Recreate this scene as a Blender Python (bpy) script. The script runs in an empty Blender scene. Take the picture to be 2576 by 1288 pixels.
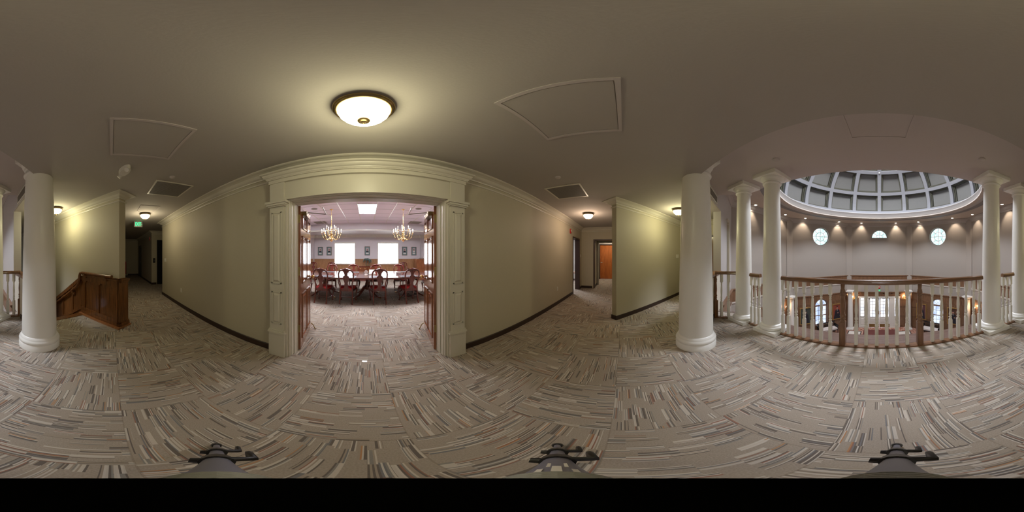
import bpy, bmesh, math, random
from mathutils import Vector, Matrix
random.seed(7)
SC = bpy.context.scene
COL = SC.collection
PI = math.pi
def R(a): return math.radians(a)

# ------------------------------------------------------------------ materials
MATS = {}
def newmat(name):
    m = bpy.data.materials.new(name); m.use_nodes = True
    nt = m.node_tree; b = nt.nodes['Principled BSDF']
    MATS[name] = m
    return m, nt, b
def plain(name, col, rough=0.5, metal=0.0, var=0.0, scale=8.0, bump=0.0, spec=None, coat=0.0):
    m, nt, b = newmat(name)
    b.inputs['Base Color'].default_value = (*col, 1)
    b.inputs['Roughness'].default_value = rough
    b.inputs['Metallic'].default_value = metal
    if spec is not None: b.inputs['Specular IOR Level'].default_value = spec
    if coat: b.inputs['Coat Weight'].default_value = coat; b.inputs['Coat Roughness'].default_value = 0.08
    if var or bump:
        tc = nt.nodes.new('ShaderNodeTexCoord'); nz = nt.nodes.new('ShaderNodeTexNoise')
        nz.inputs['Scale'].default_value = scale; nz.inputs['Detail'].default_value = 3
        nt.links.new(tc.outputs['Object'], nz.inputs['Vector'])
        if var:
            mx = nt.nodes.new('ShaderNodeMix'); mx.data_type = 'RGBA'
            mx.inputs[6].default_value = (*[c * (1 - var) for c in col], 1)
            mx.inputs[7].default_value = (*[min(1, c * (1 + var)) for c in col], 1)
            nt.links.new(nz.outputs['Fac'], mx.inputs[0]); nt.links.new(mx.outputs[2], b.inputs['Base Color'])
        if bump:
            bp = nt.nodes.new('ShaderNodeBump'); bp.inputs['Strength'].default_value = bump
            bp.inputs['Distance'].default_value = 0.004
            nt.links.new(nz.outputs['Fac'], bp.inputs['Height']); nt.links.new(bp.outputs['Normal'], b.inputs['Normal'])
    return m
def wood(name, c1, c2, rough=0.3, grain=(14, 14, 1.2), coat=0.3):
    m, nt, b = newmat(name)
    tc = nt.nodes.new('ShaderNodeTexCoord'); mp = nt.nodes.new('ShaderNodeMapping')
    mp.inputs['Scale'].default_value = grain
    nz = nt.nodes.new('ShaderNodeTexNoise'); nz.inputs['Scale'].default_value = 2.2; nz.inputs['Detail'].default_value = 6
    nz.inputs['Roughness'].default_value = 0.6; nz.inputs['Distortion'].default_value = 0.6
    rp = nt.nodes.new('ShaderNodeValToRGB')
    rp.color_ramp.elements[0].position = 0.32; rp.color_ramp.elements[0].color = (*c1, 1)
    rp.color_ramp.elements[1].position = 0.68; rp.color_ramp.elements[1].color = (*c2, 1)
    L = nt.links.new
    L(tc.outputs['Object'], mp.inputs['Vector']); L(mp.outputs['Vector'], nz.inputs['Vector'])
    L(nz.outputs['Fac'], rp.inputs['Fac']); L(rp.outputs['Color'], b.inputs['Base Color'])
    b.inputs['Roughness'].default_value = rough
    b.inputs['Coat Weight'].default_value = coat; b.inputs['Coat Roughness'].default_value = 0.12
    return m
def emit(name, col, strength, base=(0.8, 0.8, 0.8)):
    m, nt, b = newmat(name)
    b.inputs['Base Color'].default_value = (*base, 1)
    b.inputs['Emission Color'].default_value = (*col, 1)
    b.inputs['Emission Strength'].default_value = strength
    b.inputs['Roughness'].default_value = 0.4
    return m
def skywin(name, c1, c2, strength, scale=3.0):
    """a lit window: the bright outdoors behind glass, mottled by trees"""
    m, nt, b = newmat(name)
    tc = nt.nodes.new('ShaderNodeTexCoord'); nz = nt.nodes.new('ShaderNodeTexNoise')
    nz.inputs['Scale'].default_value = scale; nz.inputs['Detail'].default_value = 5
    rp = nt.nodes.new('ShaderNodeValToRGB')
    rp.color_ramp.elements[0].position = 0.42; rp.color_ramp.elements[0].color = (*c1, 1)
    rp.color_ramp.elements[1].position = 0.56; rp.color_ramp.elements[1].color = (*c2, 1)
    L = nt.links.new
    L(tc.outputs['Object'], nz.inputs['Vector']); L(nz.outputs['Fac'], rp.inputs['Fac'])
    L(rp.outputs['Color'], b.inputs['Emission Color'])
    b.inputs['Emission Strength'].default_value = strength
    b.inputs['Base Color'].default_value = (0.1, 0.1, 0.1, 1); b.inputs['Roughness'].default_value = 0.1
    return m

def carpet():
    m, nt, b = newmat('carpet_tiles')
    N = nt.nodes.new; L = nt.links.new
    def M(op, a, bb=None, c=None):
        n = N('ShaderNodeMath'); n.operation = op
        for i, v in enumerate((a, bb, c)):
            if v is None: continue
            if isinstance(v, (int, float)): n.inputs[i].default_value = v
            else: L(v, n.inputs[i])
        return n.outputs[0]
    tc = N('ShaderNodeTexCoord'); sp = N('ShaderNodeSeparateXYZ'); L(tc.outputs['Object'], sp.inputs[0])
    T = 0.5695
    u = M('DIVIDE', M('SUBTRACT', sp.outputs[0], 0.17), T); v = M('DIVIDE', M('SUBTRACT', sp.outputs[1], 0.06), T)
    iu = M('FLOOR', u); iv = M('FLOOR', v); fu = M('FRACT', u); fv = M('FRACT', v)
    par = M('MODULO', M('ADD', M('ADD', iu, iv), 1001), 2)      # 0 or 1
    # tile x[-.4,.17], y[1.19,1.76]: iu=-1, iv=2 -> odd + 1001 -> par 0 -> threads run along y
    def mix(a, c):   # par==0 -> a, else c
        return M('ADD', M('MULTIPLY', a, M('SUBTRACT', 1, par)), M('MULTIPLY', c, par))
    ac = mix(fu, fv); al = mix(fv, fu)
    tid = M('ADD', M('MULTIPLY', iu, 17.3), M('MULTIPLY', iv, 41.7))
    def wn(x, y, z):
        c = N('ShaderNodeCombineXYZ')
        for i, q in enumerate((x, y, z)):
            if isinstance(q, (int, float)): c.inputs[i].default_value = q
            else: L(q, c.inputs[i])
        w = N('ShaderNodeTexWhiteNoise'); L(c.outputs[0], w.inputs['Vector']); return w
    NS = 104.0
    st = M('FLOOR', M('MULTIPLY', ac, NS))
    blk = M('FLOOR', M('MULTIPLY', ac, 20.0))                    # bundles of threads
    seg = M('FLOOR', M('ADD', M('MULTIPLY', al, 4.3), M('MULTIPLY', wn(blk, tid, 3.1).outputs['Value'], 1.6)))
    wb = wn(blk, M('ADD', seg, 0.37), tid).outputs['Value']        # is this bundle streaky
    ws = wn(st, M('ADD', seg, 0.71), M('ADD', tid, 5.5)).outputs['Value']
    rp = N('ShaderNodeValToRGB'); rp.color_ramp.interpolation = 'CONSTANT'
    base = (0.25, 0.205, 0.155)
    cols = [(0.0, (0.080, 0.066, 0.056)), (0.13, base), (0.30, (0.40, 0.36, 0.30)), (0.46, (0.17, 0.165, 0.145)),
            (0.55, (0.085, 0.070, 0.062)), (0.63, base), (0.74, (0.42, 0.37, 0.30)), (0.86, (0.20, 0.085, 0.055)),
            (0.90, (0.115, 0.118, 0.122)), (0.955, (0.33, 0.15, 0.055)), (0.97, (0.44, 0.40, 0.34))]
    cr = rp.color_ramp
    cr.elements[0].position = 0; cr.elements[0].color = (*cols[0][1], 1)
    cr.elements[1].position = cols[1][0]; cr.elements[1].color = (*cols[1][1], 1)
    for p, c in cols[2:]:
        e = cr.elements.new(p); e.color = (*c, 1)
    L(ws, rp.inputs['Fac'])
    # heather
    nz = N('ShaderNodeTexNoise'); nz.inputs['Scale'].default_value = 160; nz.inputs['Detail'].default_value = 2
    L(tc.outputs['Object'], nz.inputs['Vector'])
    hr = N('ShaderNodeMix'); hr.data_type = 'RGBA'
    hr.inputs[6].default_value = (0.18, 0.147, 0.112, 1); hr.inputs[7].default_value = (0.34, 0.288, 0.225, 1)
    L(nz.outputs['Fac'], hr.inputs[0])
    on = M('GREATER_THAN', wb, 0.42)
    mx = N('ShaderNodeMix'); mx.data_type = 'RGBA'
    L(M('MULTIPLY', on, 0.80), mx.inputs[0]); L(hr.outputs[2], mx.inputs[6]); L(rp.outputs['Color'], mx.inputs[7])
    # seams between tiles
    e1 = M('LESS_THAN', M('MINIMUM', M('MINIMUM', fu, M('SUBTRACT', 1, fu)), M('MINIMUM', fv, M('SUBTRACT', 1, fv))), 0.006)
    m2 = N('ShaderNodeMix'); m2.data_type = 'RGBA'; m2.inputs[7].default_value = (0.12, 0.092, 0.065, 1)
    L(M('MULTIPLY', e1, 0.3), m2.inputs[0]); L(mx.outputs[2], m2.inputs[6])
    gn = N('ShaderNodeMix'); gn.data_type = 'RGBA'; gn.blend_type = 'MULTIPLY'; gn.clamp_result = False; gn.inputs[0].default_value = 1.0; gn.inputs[7].default_value = (1.36, 1.39, 1.48, 1)
    L(m2.outputs[2], gn.inputs[6]); L(gn.outputs[2], b.inputs['Base Color'])
    b.inputs['Roughness'].default_value = 0.95; b.inputs['Specular IOR Level'].default_value = 0.1
    bp = N('ShaderNodeBump'); bp.inputs['Strength'].default_value = 0.25; bp.inputs['Distance'].default_value = 0.003
    L(nz.outputs['Fac'], bp.inputs['Height']); L(bp.outputs['Normal'], b.inputs['Normal'])
    return m

def gridmat(name, x0, y0, step, col, line, w=0.012, var=0.04):
    m, nt, b = newmat(name); N = nt.nodes.new; L = nt.links.new
    def M(op, a, bb=None):
        n = N('ShaderNodeMath'); n.operation = op
        for i, v in enumerate((a, bb)):
            if v is None: continue
            if isinstance(v, (int, float)): n.inputs[i].default_value = v
            else: L(v, n.inputs[i])
        return n.outputs[0]
    tc = N('ShaderNodeTexCoord'); sp = N('ShaderNodeSeparateXYZ'); L(tc.outputs['Object'], sp.inputs[0])
    fx = M('FRACT', M('DIVIDE', M('SUBTRACT', sp.outputs[0], x0), step)); fy = M('FRACT', M('DIVIDE', M('SUBTRACT', sp.outputs[1], y0), step))
    d = M('MINIMUM', M('MINIMUM', fx, M('SUBTRACT', 1, fx)), M('MINIMUM', fy, M('SUBTRACT', 1, fy)))
    e = M('LESS_THAN', d, w / step)
    mx = N('ShaderNodeMix'); mx.data_type = 'RGBA'
    mx.inputs[6].default_value = (*col, 1); mx.inputs[7].default_value = (*line, 1)
    L(e, mx.inputs[0]); L(mx.outputs[2], b.inputs['Base Color']); b.inputs['Roughness'].default_value = 0.8
    return m

def marble():
    m, nt, b = newmat('red_terrazzo'); N = nt.nodes.new; L = nt.links.new
    tc = N('ShaderNodeTexCoord'); nz = N('ShaderNodeTexNoise'); nz.inputs['Scale'].default_value = 9; nz.inputs['Detail'].default_value = 8
    rp = N('ShaderNodeValToRGB'); rp.color_ramp.elements[0].position = 0.35; rp.color_ramp.elements[0].color = (0.20, 0.06, 0.035, 1)
    rp.color_ramp.elements[1].position = 0.68; rp.color_ramp.elements[1].color = (0.55, 0.36, 0.28, 1)
    L(tc.outputs['Object'], nz.inputs['Vector']); L(nz.outputs['Fac'], rp.inputs['Fac']); L(rp.outputs['Color'], b.inputs['Base Color'])
    b.inputs['Roughness'].default_value = 0.15
    return m

CARPET = carpet()
WALL = plain('khaki_wall_paint', (0.50, 0.46, 0.345), 0.6, var=0.03, scale=60, bump=0.1)
WALLG = plain('grey_corridor_paint', (0.42, 0.40, 0.35), 0.6, var=0.03, scale=60)
CEIL = plain('ceiling_paint', (0.41, 0.38, 0.345), 0.85, var=0.03, scale=90, bump=0.12)
CEILH = plain('balcony_ceiling_paint', (0.50, 0.455, 0.435), 0.85, var=0.03, scale=90, bump=0.12)
TRIM = plain('cream_trim_paint', (0.61, 0.58, 0.49), 0.35)
RINGP = plain('rotunda_cornice_paint', (0.40, 0.375, 0.35), 0.4)
TRIMW = plain('white_trim_paint', (0.74, 0.72, 0.66), 0.3)
COLW = plain('column_paint', (0.80, 0.79, 0.745), 0.32, var=0.02, scale=5)
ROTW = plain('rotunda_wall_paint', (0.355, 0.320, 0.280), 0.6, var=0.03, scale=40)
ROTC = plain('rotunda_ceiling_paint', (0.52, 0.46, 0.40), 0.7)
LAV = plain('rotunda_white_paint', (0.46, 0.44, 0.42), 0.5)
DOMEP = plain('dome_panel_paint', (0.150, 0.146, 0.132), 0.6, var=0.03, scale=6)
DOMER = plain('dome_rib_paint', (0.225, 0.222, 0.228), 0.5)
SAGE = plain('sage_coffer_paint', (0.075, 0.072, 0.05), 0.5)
BASEB = plain('dark_brown_baseboard', (0.035, 0.018, 0.013), 0.45)
BRFRAME = plain('dark_brown_metal_frame', (0.045, 0.020, 0.014), 0.4)
OAK = wood('stained_oak', (0.125, 0.060, 0.030), (0.25, 0.130, 0.070), 0.3)
OAKD = wood('dark_stained_oak', (0.085, 0.029, 0.008), (0.25, 0.098, 0.024), 0.28)
OAKH = wood('stained_oak_rail', (0.125, 0.060, 0.030), (0.24, 0.125, 0.066), 0.25, grain=(1.5, 14, 14))
PANEL = wood('rotunda_wood_panelling', (0.125, 0.062, 0.030), (0.235, 0.125, 0.065), 0.4)
OAKL = wood('light_base_moulding', (0.26, 0.10, 0.035), (0.42, 0.19, 0.07), 0.35)
LEDGE = wood('ledge_wood', (0.125, 0.078, 0.062), (0.20, 0.135, 0.11), 0.15, grain=(1.2, 12, 12))
WAINS = wood('golden_oak_wainscot', (0.27, 0.13, 0.055), (0.45, 0.24, 0.11), 0.4)
DOORW = wood('red_brown_door_wood', (0.17, 0.060, 0.026), (0.32, 0.125, 0.055), 0.12, coat=0.6)
CHERRY = wood('cherry_door_wood', (0.30, 0.075, 0.014), (0.50, 0.15, 0.028), 0.3)
MAHOG = wood('mahogany', (0.085, 0.014, 0.010), (0.19, 0.035, 0.022), 0.18, coat=0.7)
MAHOT = wood('mahogany_table_top', (0.10, 0.024, 0.017), (0.19, 0.05, 0.035), 0.07, grain=(1.5, 12, 12), coat=1.0)
REDSEAT = plain('red_leather', (0.42, 0.018, 0.020), 0.38, var=0.06, scale=20)
BRASS = plain('polished_brass', (0.80, 0.56, 0.24), 0.2, 1.0)
BRONZE = plain('antique_bronze', (0.20, 0.14, 0.06), 0.35, 0.9)
BRASSD = plain('aged_brass', (0.34, 0.25, 0.10), 0.4, 0.8)
STEEL = plain('brushed_steel', (0.55, 0.54, 0.52), 0.3, 1.0)
BLACK = plain('matte_black', (0.0012, 0.0012, 0.0012), 0.9, spec=0.0)
BLACKP = plain('black_plastic', (0.012, 0.011, 0.012), 0.4)
GREYT = plain('grey_tripod_tube', (0.13, 0.135, 0.19), 0.35)
GREYR = plain('ribbed_tripod_collar', (0.24, 0.24, 0.21), 0.5)
WHITEP = plain('white_plastic', (0.72, 0.70, 0.64), 0.4)
GRILLE = plain('grey_grille', (0.24, 0.22, 0.195), 0.6)
RED = plain('red_plastic', (0.45, 0.015, 0.012), 0.4)
PEWTER = plain('verdigris_bronze', (0.09, 0.14, 0.12), 0.45, 0.5, var=0.3, scale=20)
TEAL = plain('teal_mat_board', (0.14, 0.22, 0.22), 0.7)
GOLD = plain('gilt_frame', (0.42, 0.27, 0.09), 0.4, 0.5)
SKIN = plain('painted_skin', (0.45, 0.24, 0.17), 0.7)
SUIT = plain('painted_dark_suit', (0.012, 0.012, 0.022), 0.6)
PHOTOBG = plain('photo_backdrop', (0.42, 0.38, 0.40), 0.6)
CAPTION = plain('caption_card', (0.62, 0.62, 0.60), 0.7)
PAINTRED = plain('painted_red_ground', (0.25, 0.055, 0.03), 0.6, var=0.35, scale=4)
PAINTGRN = plain('painted_green_grey_ground', (0.05, 0.06, 0.05), 0.6, var=0.4, scale=4)
PAINTPLUM = plain('painted_plum_ground', (0.10, 0.04, 0.045), 0.6, var=0.4, scale=4)
PAINTBRN = plain('painted_brown_ground', (0.10, 0.045, 0.025), 0.6, var=0.4, scale=4)
PAINTWHT = plain('painted_white', (0.5, 0.45, 0.4), 0.6)
PAD = plain('grey_blue_desk_pad', (0.16, 0.18, 0.20), 0.35)
PINK = plain('pink_fleece', (0.60, 0.42, 0.42), 0.9)
OFFCH = plain('taupe_upholstery', (0.30, 0.22, 0.18), 0.9)
CREAMC = plain('cream_cushion', (0.62, 0.56, 0.52), 0.8)
MATRED = plain('maroon_entry_mat', (0.12, 0.035, 0.03), 0.95)
TERR = marble()
WHITET = plain('white_marble_tile', (0.66, 0.63, 0.58), 0.15)
DARKT = plain('dark_marble_border', (0.06, 0.05, 0.045), 0.15)
CONFW = plain('conference_wall_paint', (0.64, 0.61, 0.64), 0.6)
CONFC = gridmat('lay_in_ceiling_tiles', 0.285, 4.69, 0.57, (0.86, 0.80, 0.90), (0.30, 0.26, 0.30), 0.010)
DKPANEL = plain('dark_elevator_panel', (0.03, 0.028, 0.028), 0.35, 0.5)
GLASSB = emit('lit_glass_bowl', (1.0, 0.93, 0.58), 5.5)
GLASSW = emit('lit_glass_bowl_warm', (1.0, 0.80, 0.52), 6.0)
GLASSP = emit('lit_glass_bowl_pink', (1.0, 0.68, 0.50), 6.0)
BULB = emit('candle_bulb', (1.0, 0.74, 0.48), 13.0)
CANDLE = emit('candle_sleeve', (1.0, 0.8, 0.6), 0.35)
TROFFER = emit('lit_ceiling_panel', (0.96, 0.94, 1.0), 28.0)
FILLOFF = emit('added_office_emitter', (0.95, 0.95, 1.0), 45.0)  # glow of the unseen panel added in the office
FILLCOR = emit('added_corridor_emitter', (1.0, 0.85, 0.65), 14.0)  # glow of the unseen panel added by the cherry door
DLIGHT = emit('lit_downlight', (1.0, 0.86, 0.72), 14.0)
COVE = emit('cove_tube', (0.50, 0.66, 1.0), 3.0)
EXITG = emit('exit_letters', (0.04, 0.85, 0.36), 0.9, (0.02,0.3,0.12))
EXITH = plain('exit_face', (0.30, 0.29, 0.25), 0.5)
WINB = skywin('bright_daylight', (0.90, 0.92, 1.0), (1.0, 0.99, 1.0), 4.0)
WINR = skywin('round_window_daylight', (0.50, 0.74, 0.72), (0.86, 0.96, 1.0), 0.75, 7)
WINL = skywin('lower_window_daylight', (0.40, 0.52, 0.80), (0.70, 0.80, 1.0), 0.75, 2.5)
WIND = skywin('entry_door_daylight', (0.62, 0.66, 0.80), (1.0, 1.0, 1.0), 0.85, 2.0)
SCREEN = emit('phone_screen', (0.75, 0.8, 0.9), 0.7)

# ------------------------------------------------------------------ mesh builder
class MB:
    def __init__(s, M=None):
        s.v = []; s.f = []; s.sm = []; s.M = M or Matrix.Identity(4)
    def at(s, M): s.M = M; return s
    def add(s, vs, fs, smooth=False):
        o = len(s.v)
        s.v += [s.M @ Vector(p) for p in vs]
        s.f += [tuple(o + i for i in f) for f in fs]
        s.sm += [smooth] * len(fs)
    def box(s, x0, x1, y0, y1, z0, z1):
        vs = [(x0,y0,z0),(x1,y0,z0),(x1,y1,z0),(x0,y1,z0),(x0,y0,z1),(x1,y0,z1),(x1,y1,z1),(x0,y1,z1)]
        s.add(vs, [(0,3,2,1),(4,5,6,7),(0,1,5,4),(1,2,6,5),(2,3,7,6),(3,0,4,7)])
    def prism(s, pts, z0, z1, smooth=False):
        n = len(pts)
        vs = [(x,y,z0) for x,y in pts] + [(x,y,z1) for x,y in pts]
        s.add(vs, [tuple(range(n-1,-1,-1)), tuple(range(n,2*n))])
        s.add(vs, [(i,(i+1)%n,n+(i+1)%n,n+i) for i in range(n)], smooth)
    def prism_y(s, pts, y0, y1, smooth=False):
        """outline in x,z extruded along y"""
        n = len(pts)
        vs = [(x,y0,z) for x,z in pts] + [(x,y1,z) for x,z in pts]
        s.add(vs, [tuple(range(n)), tuple(range(2*n-1,n-1,-1))])
        s.add(vs, [(i,(i+1)%n,n+(i+1)%n,n+i) for i in range(n)], smooth)
    def frustum(s, x0,x1,z0,z1,ya,yb,ins):
        """raised panel on a y face: base rectangle at ya, inset top at yb"""
        vs = [(x0,ya,z0),(x1,ya,z0),(x1,ya,z1),(x0,ya,z1),(x0+ins,yb,z0+ins),(x1-ins,yb,z0+ins),(x1-ins,yb,z1-ins),(x0+ins,yb,z1-ins)]
        s.add(vs, [(4,5,6,7),(0,1,5,4),(1,2,6,5),(2,3,7,6),(3,0,4,7)])
    def lathe(s, prof, c=(0,0,0), seg=24, smooth=True, sc=(1,1), a0=0, a1=2*PI, cap=True):
        full = abs(a1-a0-2*PI) < 1e-6
        n = seg if full else seg+1
        vs = []
        for r,z in prof:
            for i in range(n):
                a = a0+(a1-a0)*i/seg
                vs.append((c[0]+r*sc[0]*math.cos(a), c[1]+r*sc[1]*math.sin(a), c[2]+z))
        fs = []
        for j in range(len(prof)-1):
            for i in range(seg):
                k = (i+1)%n
                fs.append((j*n+i, j*n+k, (j+1)*n+k, (j+1)*n+i))
        s.add(vs, fs, smooth)
        for j in (0, len(prof)-1):
            if cap and full and prof[j][0] > 1e-5: s.add([vs[j*n+i] for i in range(n)], [tuple(range(n))])
    def tube(s, pts, rad, seg=8, smooth=True, flat=1.0):
        pts = [Vector(p) for p in pts]; n = len(pts)
        if not hasattr(rad, '__len__'): rad = [rad]*n
        vs = []; up = None
        for i,p in enumerate(pts):
            t = (pts[min(i+1,n-1)]-pts[max(i-1,0)]).normalized()
            if up is None: up = Vector((0,0,1)) if abs(t.z) < 0.9 else Vector((0,1,0))
            a = t.cross(up)
            if a.length < 1e-6: a = t.cross(Vector((1,0,0)))
            a.normalize(); b = a.cross(t).normalized(); up = b
            for k in range(seg):
                w = 2*PI*k/seg
                vs.append(p + a*math.cos(w)*rad[i] + b*math.sin(w)*rad[i]*flat)
        fs = [(j*seg+k, j*seg+(k+1)%seg, (j+1)*seg+(k+1)%seg, (j+1)*seg+k) for j in range(n-1) for k in range(seg)]
        s.add(vs, fs, smooth)
        s.add(vs[:seg], [tuple(range(seg-1,-1,-1))]); s.add(vs[-seg:], [tuple(range(seg))])
    def ball(s, c, r, seg=10, ring=6, sc=(1,1,1)):
        vs = []; fs = []
        for j in range(ring+1):
            a = PI*j/ring
            for i in range(seg):
                b = 2*PI*i/seg
                vs.append((c[0]+r*sc[0]*math.sin(a)*math.cos(b), c[1]+r*sc[1]*math.sin(a)*math.sin(b), c[2]+r*sc[2]*math.cos(a)))
        for j in range(ring):
            for i in range(seg): fs.append((j*seg+i, j*seg+(i+1)%seg, (j+1)*seg+(i+1)%seg, (j+1)*seg+i))
        s.add(vs, fs, True)
    def sweep(s, path, prof, closed=False, smooth=False):
        """profile (offset to the left of the path, z) swept with mitred corners"""
        P = [Vector((p[0],p[1])) for p in path]; n = len(P); m = len(prof); vs = []
        for i in range(n):
            d1 = (P[i]-P[i-1]).normalized() if (i>0 or closed) else None
            d2 = (P[(i+1)%n]-P[i]).normalized() if (i<n-1 or closed) else None
            d1 = d1 or d2; d2 = d2 or d1
            n1 = Vector((-d1.y,d1.x)); n2 = Vector((-d2.y,d2.x))
            mm = (n1+n2)/max(0.25,(1+n1.dot(n2)))
            for o,z in prof: vs.append((P[i].x+mm.x*o, P[i].y+mm.y*o, z))
        fs = []
        for i in range(n if closed else n-1):
            k = (i+1)%n
            for j in range(m):
                l = (j+1)%m
                fs.append((i*m+j, k*m+j, k*m+l, i*m+l))
        s.add(vs, fs, smooth)
        if not closed:
            s.add(vs[:m], [tuple(range(m))]); s.add(vs[-m:], [tuple(range(m-1,-1,-1))])
    def plate_hole(s, s0, s1, z0, z1, hole, t0, t1):
        cx = sum(p[0] for p in hole)/len(hole); cz = sum(p[1] for p in hole)/len(hole)
        angs = [(math.atan2(z-cz, x-cx), (x,z)) for x,z in hole]
        corners = [(s0,z0),(s1,z0),(s1,z1),(s0,z1)]
        items = []
        hp = sorted(angs)
        def hole_at(a):
            n = len(hp)
            for i in range(n):
                a1, p1 = hp[i]; a2, p2 = hp[(i+1)%n]
                if i == n-1: a2 += 2*PI
                aa = a if a >= a1 else a+2*PI
                if a1 <= aa <= a2:
                    dx, dz = math.cos(a), math.sin(a)
                    ex, ez = p2[0]-p1[0], p2[1]-p1[1]
                    den = dx*ez-dz*ex
                    if abs(den) < 1e-9: return p1
                    q = ((p1[0]-cx)*ez-(p1[1]-cz)*ex)/den
                    return (cx+dx*q, cz+dz*q)
            return hp[0][1]
        def rect_at(a):
            dx, dz = math.cos(a), math.sin(a); q = 1e9
            if dx > 1e-9: q = min(q,(s1-cx)/dx)
            if dx < -1e-9: q = min(q,(s0-cx)/dx)
            if dz > 1e-9: q = min(q,(z1-cz)/dz)
            if dz < -1e-9: q = min(q,(z0-cz)/dz)
            return (cx+dx*q, cz+dz*q)
        for a,p in hp: items.append((a,p,rect_at(a)))
        for c in corners:
            a = math.atan2(c[1]-cz, c[0]-cx)
            items.append((a, hole_at(a), c))
        items.sort(key=lambda i: i[0]); n = len(items)
        vs = []
        for _,h,r in items:
            vs += [(h[0],t0,h[1]),(r[0],t0,r[1]),(h[0],t1,h[1]),(r[0],t1,r[1])]
        fs = []
        for i in range(n):
            a = 4*i; b = 4*((i+1)%n)
            fs += [(a,b,b+1,a+1),(a+2,a+3,b+3,b+2),(a,a+2,b+2,b),(a+1,b+1,b+3,a+3)]
        s.add(vs, fs)
    def build(s, name, mat, parent=None, loc=None, kind=None):
        me = bpy.data.meshes.new(name)
        me.from_pydata([tuple(p) for p in s.v], [], s.f)
        me.polygons.foreach_set('use_smooth', s.sm)
        bm = bmesh.new(); bm.from_mesh(me)
        bmesh.ops.recalc_face_normals(bm, faces=bm.faces)
        bm.to_mesh(me); bm.free()
        me.materials.append(mat)
        o = bpy.data.objects.new(name, me); COL.objects.link(o)
        if parent: o.parent = parent
        if loc: o.location = loc
        if kind: o['kind'] = kind
        return o
def frame(p0, p1, z=0):
    d = Vector((p1[0]-p0[0], p1[1]-p0[1])).normalized()
    return Matrix(((d.x,-d.y,0,p0[0]),(d.y,d.x,0,p0[1]),(0,0,1,z),(0,0,0,1)))
def seglen(p0,p1): return math.hypot(p1[0]-p0[0], p1[1]-p0[1])
def TR(x,y,z=0,rz=0): return Matrix.Translation((x,y,z)) @ Matrix.Rotation(rz,4,'Z')
def tag(o, label, cat, group=None):
    o['label'] = label; o['category'] = cat
    if group: o['group'] = group
    return o
def thing(name, label, cat, loc=(0,0,0), rz=0, group=None):
    o = bpy.data.objects.new(name, None); COL.objects.link(o); o.empty_display_size = 0.1
    o.location = loc; o.rotation_euler = (0,0,rz)
    return tag(o, label, cat, group)
def kids(o): return [c for c in bpy.data.objects if c.parent == o]
def dup(root, loc, rz, label, group=None, sc=None):
    m = {}
    r = root.copy(); COL.objects.link(r); r.location = loc; r.rotation_euler = (0,0,rz)
    if sc: r.scale = sc
    r['label'] = label
    if group: r['group'] = group
    for ch in kids(root):
        c = ch.copy(); COL.objects.link(c); c.parent = r
        for g in kids(ch):
            d = g.copy(); COL.objects.link(d); d.parent = c
    return r
def S(name, mb, mat): return mb.build(name, mat, kind='structure')
def circ(cx, cz, r, n=32, a0=0, a1=2*PI, full=True):
    k = n if full else n+1
    return [(cx+r*math.cos(a0+(a1-a0)*i/n), cz+r*math.sin(a0+(a1-a0)*i/n)) for i in range(k)]

H = 2.52      # hall ceiling
HB = 2.83     # balcony ceiling
RC = 3.55     # rotunda ceiling
LF = -3.76    # lower floor
CY = -5.92    # rotunda centre
A=(2.055,-0.96); B=(4.96,-3.865); Cc=(4.96,-7.975); D=(2.055,-10.88)
A2=(-2.055,-0.96); B2=(-4.96,-3.865); C2=(-4.96,-7.975); D2=(-2.055,-10.88)

# ------------------------------------------------------------------ floors
m = MB()
hall = [(-11.5,-0.62),(-3.68,-0.62),(-2.69,-1.60),(-3.17,-2.07),(-2.82,-2.42),(-2.70,-2.2),(2.70,-2.2),(2.82,-2.42),(3.17,-2.07),(4.45,-3.35),(7.1,-0.7),(9.7,-0.7),(9.7,1.9),(-11.5,1.9)]
m.prism(hall, -0.35, 0)
m.box(-4.6,4.6,1.9,9.5,-0.35,0)
m.box(-7.6,-5.2,1.9,4.2,-0.35,0)
m.box(5.2,9.7,1.9,4.2,-0.35,0)
S('floor', m, CARPET)
m = MB()      # polished wooden ledge outside the balustrade
m.prism([(-2.70,-2.2),(2.70,-2.2),(2.82,-2.42),(3.17,-2.07),(3.20,-2.10),(2.77,-2.55),(-2.77,-2.55),(-3.20,-2.10),(-3.17,-2.07),(-2.82,-2.42)][::-1], -0.47, 0.008)
S('trim_1', m, LEDGE)
m = MB(); m.box(-12.5,8,-13,-0.9,LF-0.3,LF); S('floor', m, TERR)
# stairwell
m = MB()
fr = frame((-3.68,-0.62+0.0),(-3.68-1,-0.62-1))   # x: down the stair (SW), left normal -> SE
NS = 13
for i in range(NS):
    m.at(fr); m.box(0.28*i, 0.28*(i+1)+ (2.2 if i==NS-1 else 0), 0.0, 1.42, -0.17*(i+1)-0.25, -0.17*(i+1))
S('stairs', m, OAKD).name = 'trim_2'
m = MB(); m.at(fr); m.box(-0.13,0.02,-0.0,1.42,-0.05,0.012); m.box(0.0,0.02,0,1.42,-0.17,0.0)
S('trim_3', m, OAKD)

# ------------------------------------------------------------------ ceilings
m = MB()
m.prism([(2.07,-0.975),(2.085,-0.965),(5.62,-4.5),(9.8,-4.5),(9.8,1.95),(-11.6,1.95),(-11.6,-7.6),(-8.72,-7.6),(-2.085,-0.965),(-2.07,-0.975)], H, H+0.33)
m.box(-7.6,-5.2,1.95,4.2,H,H+0.28); m.box(5.2,9.8,1.95,4.2,H,H+0.28)
S('ceiling', m, CEIL)
m = MB()
m.prism([(-2.055,-0.96),(-3.17,-2.07),(-2.75,-2.53),(2.75,-2.53),(3.17,-2.07),(2.055,-0.96)], HB, RC+0.3)
S('ceiling', m, CEILH)
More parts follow.
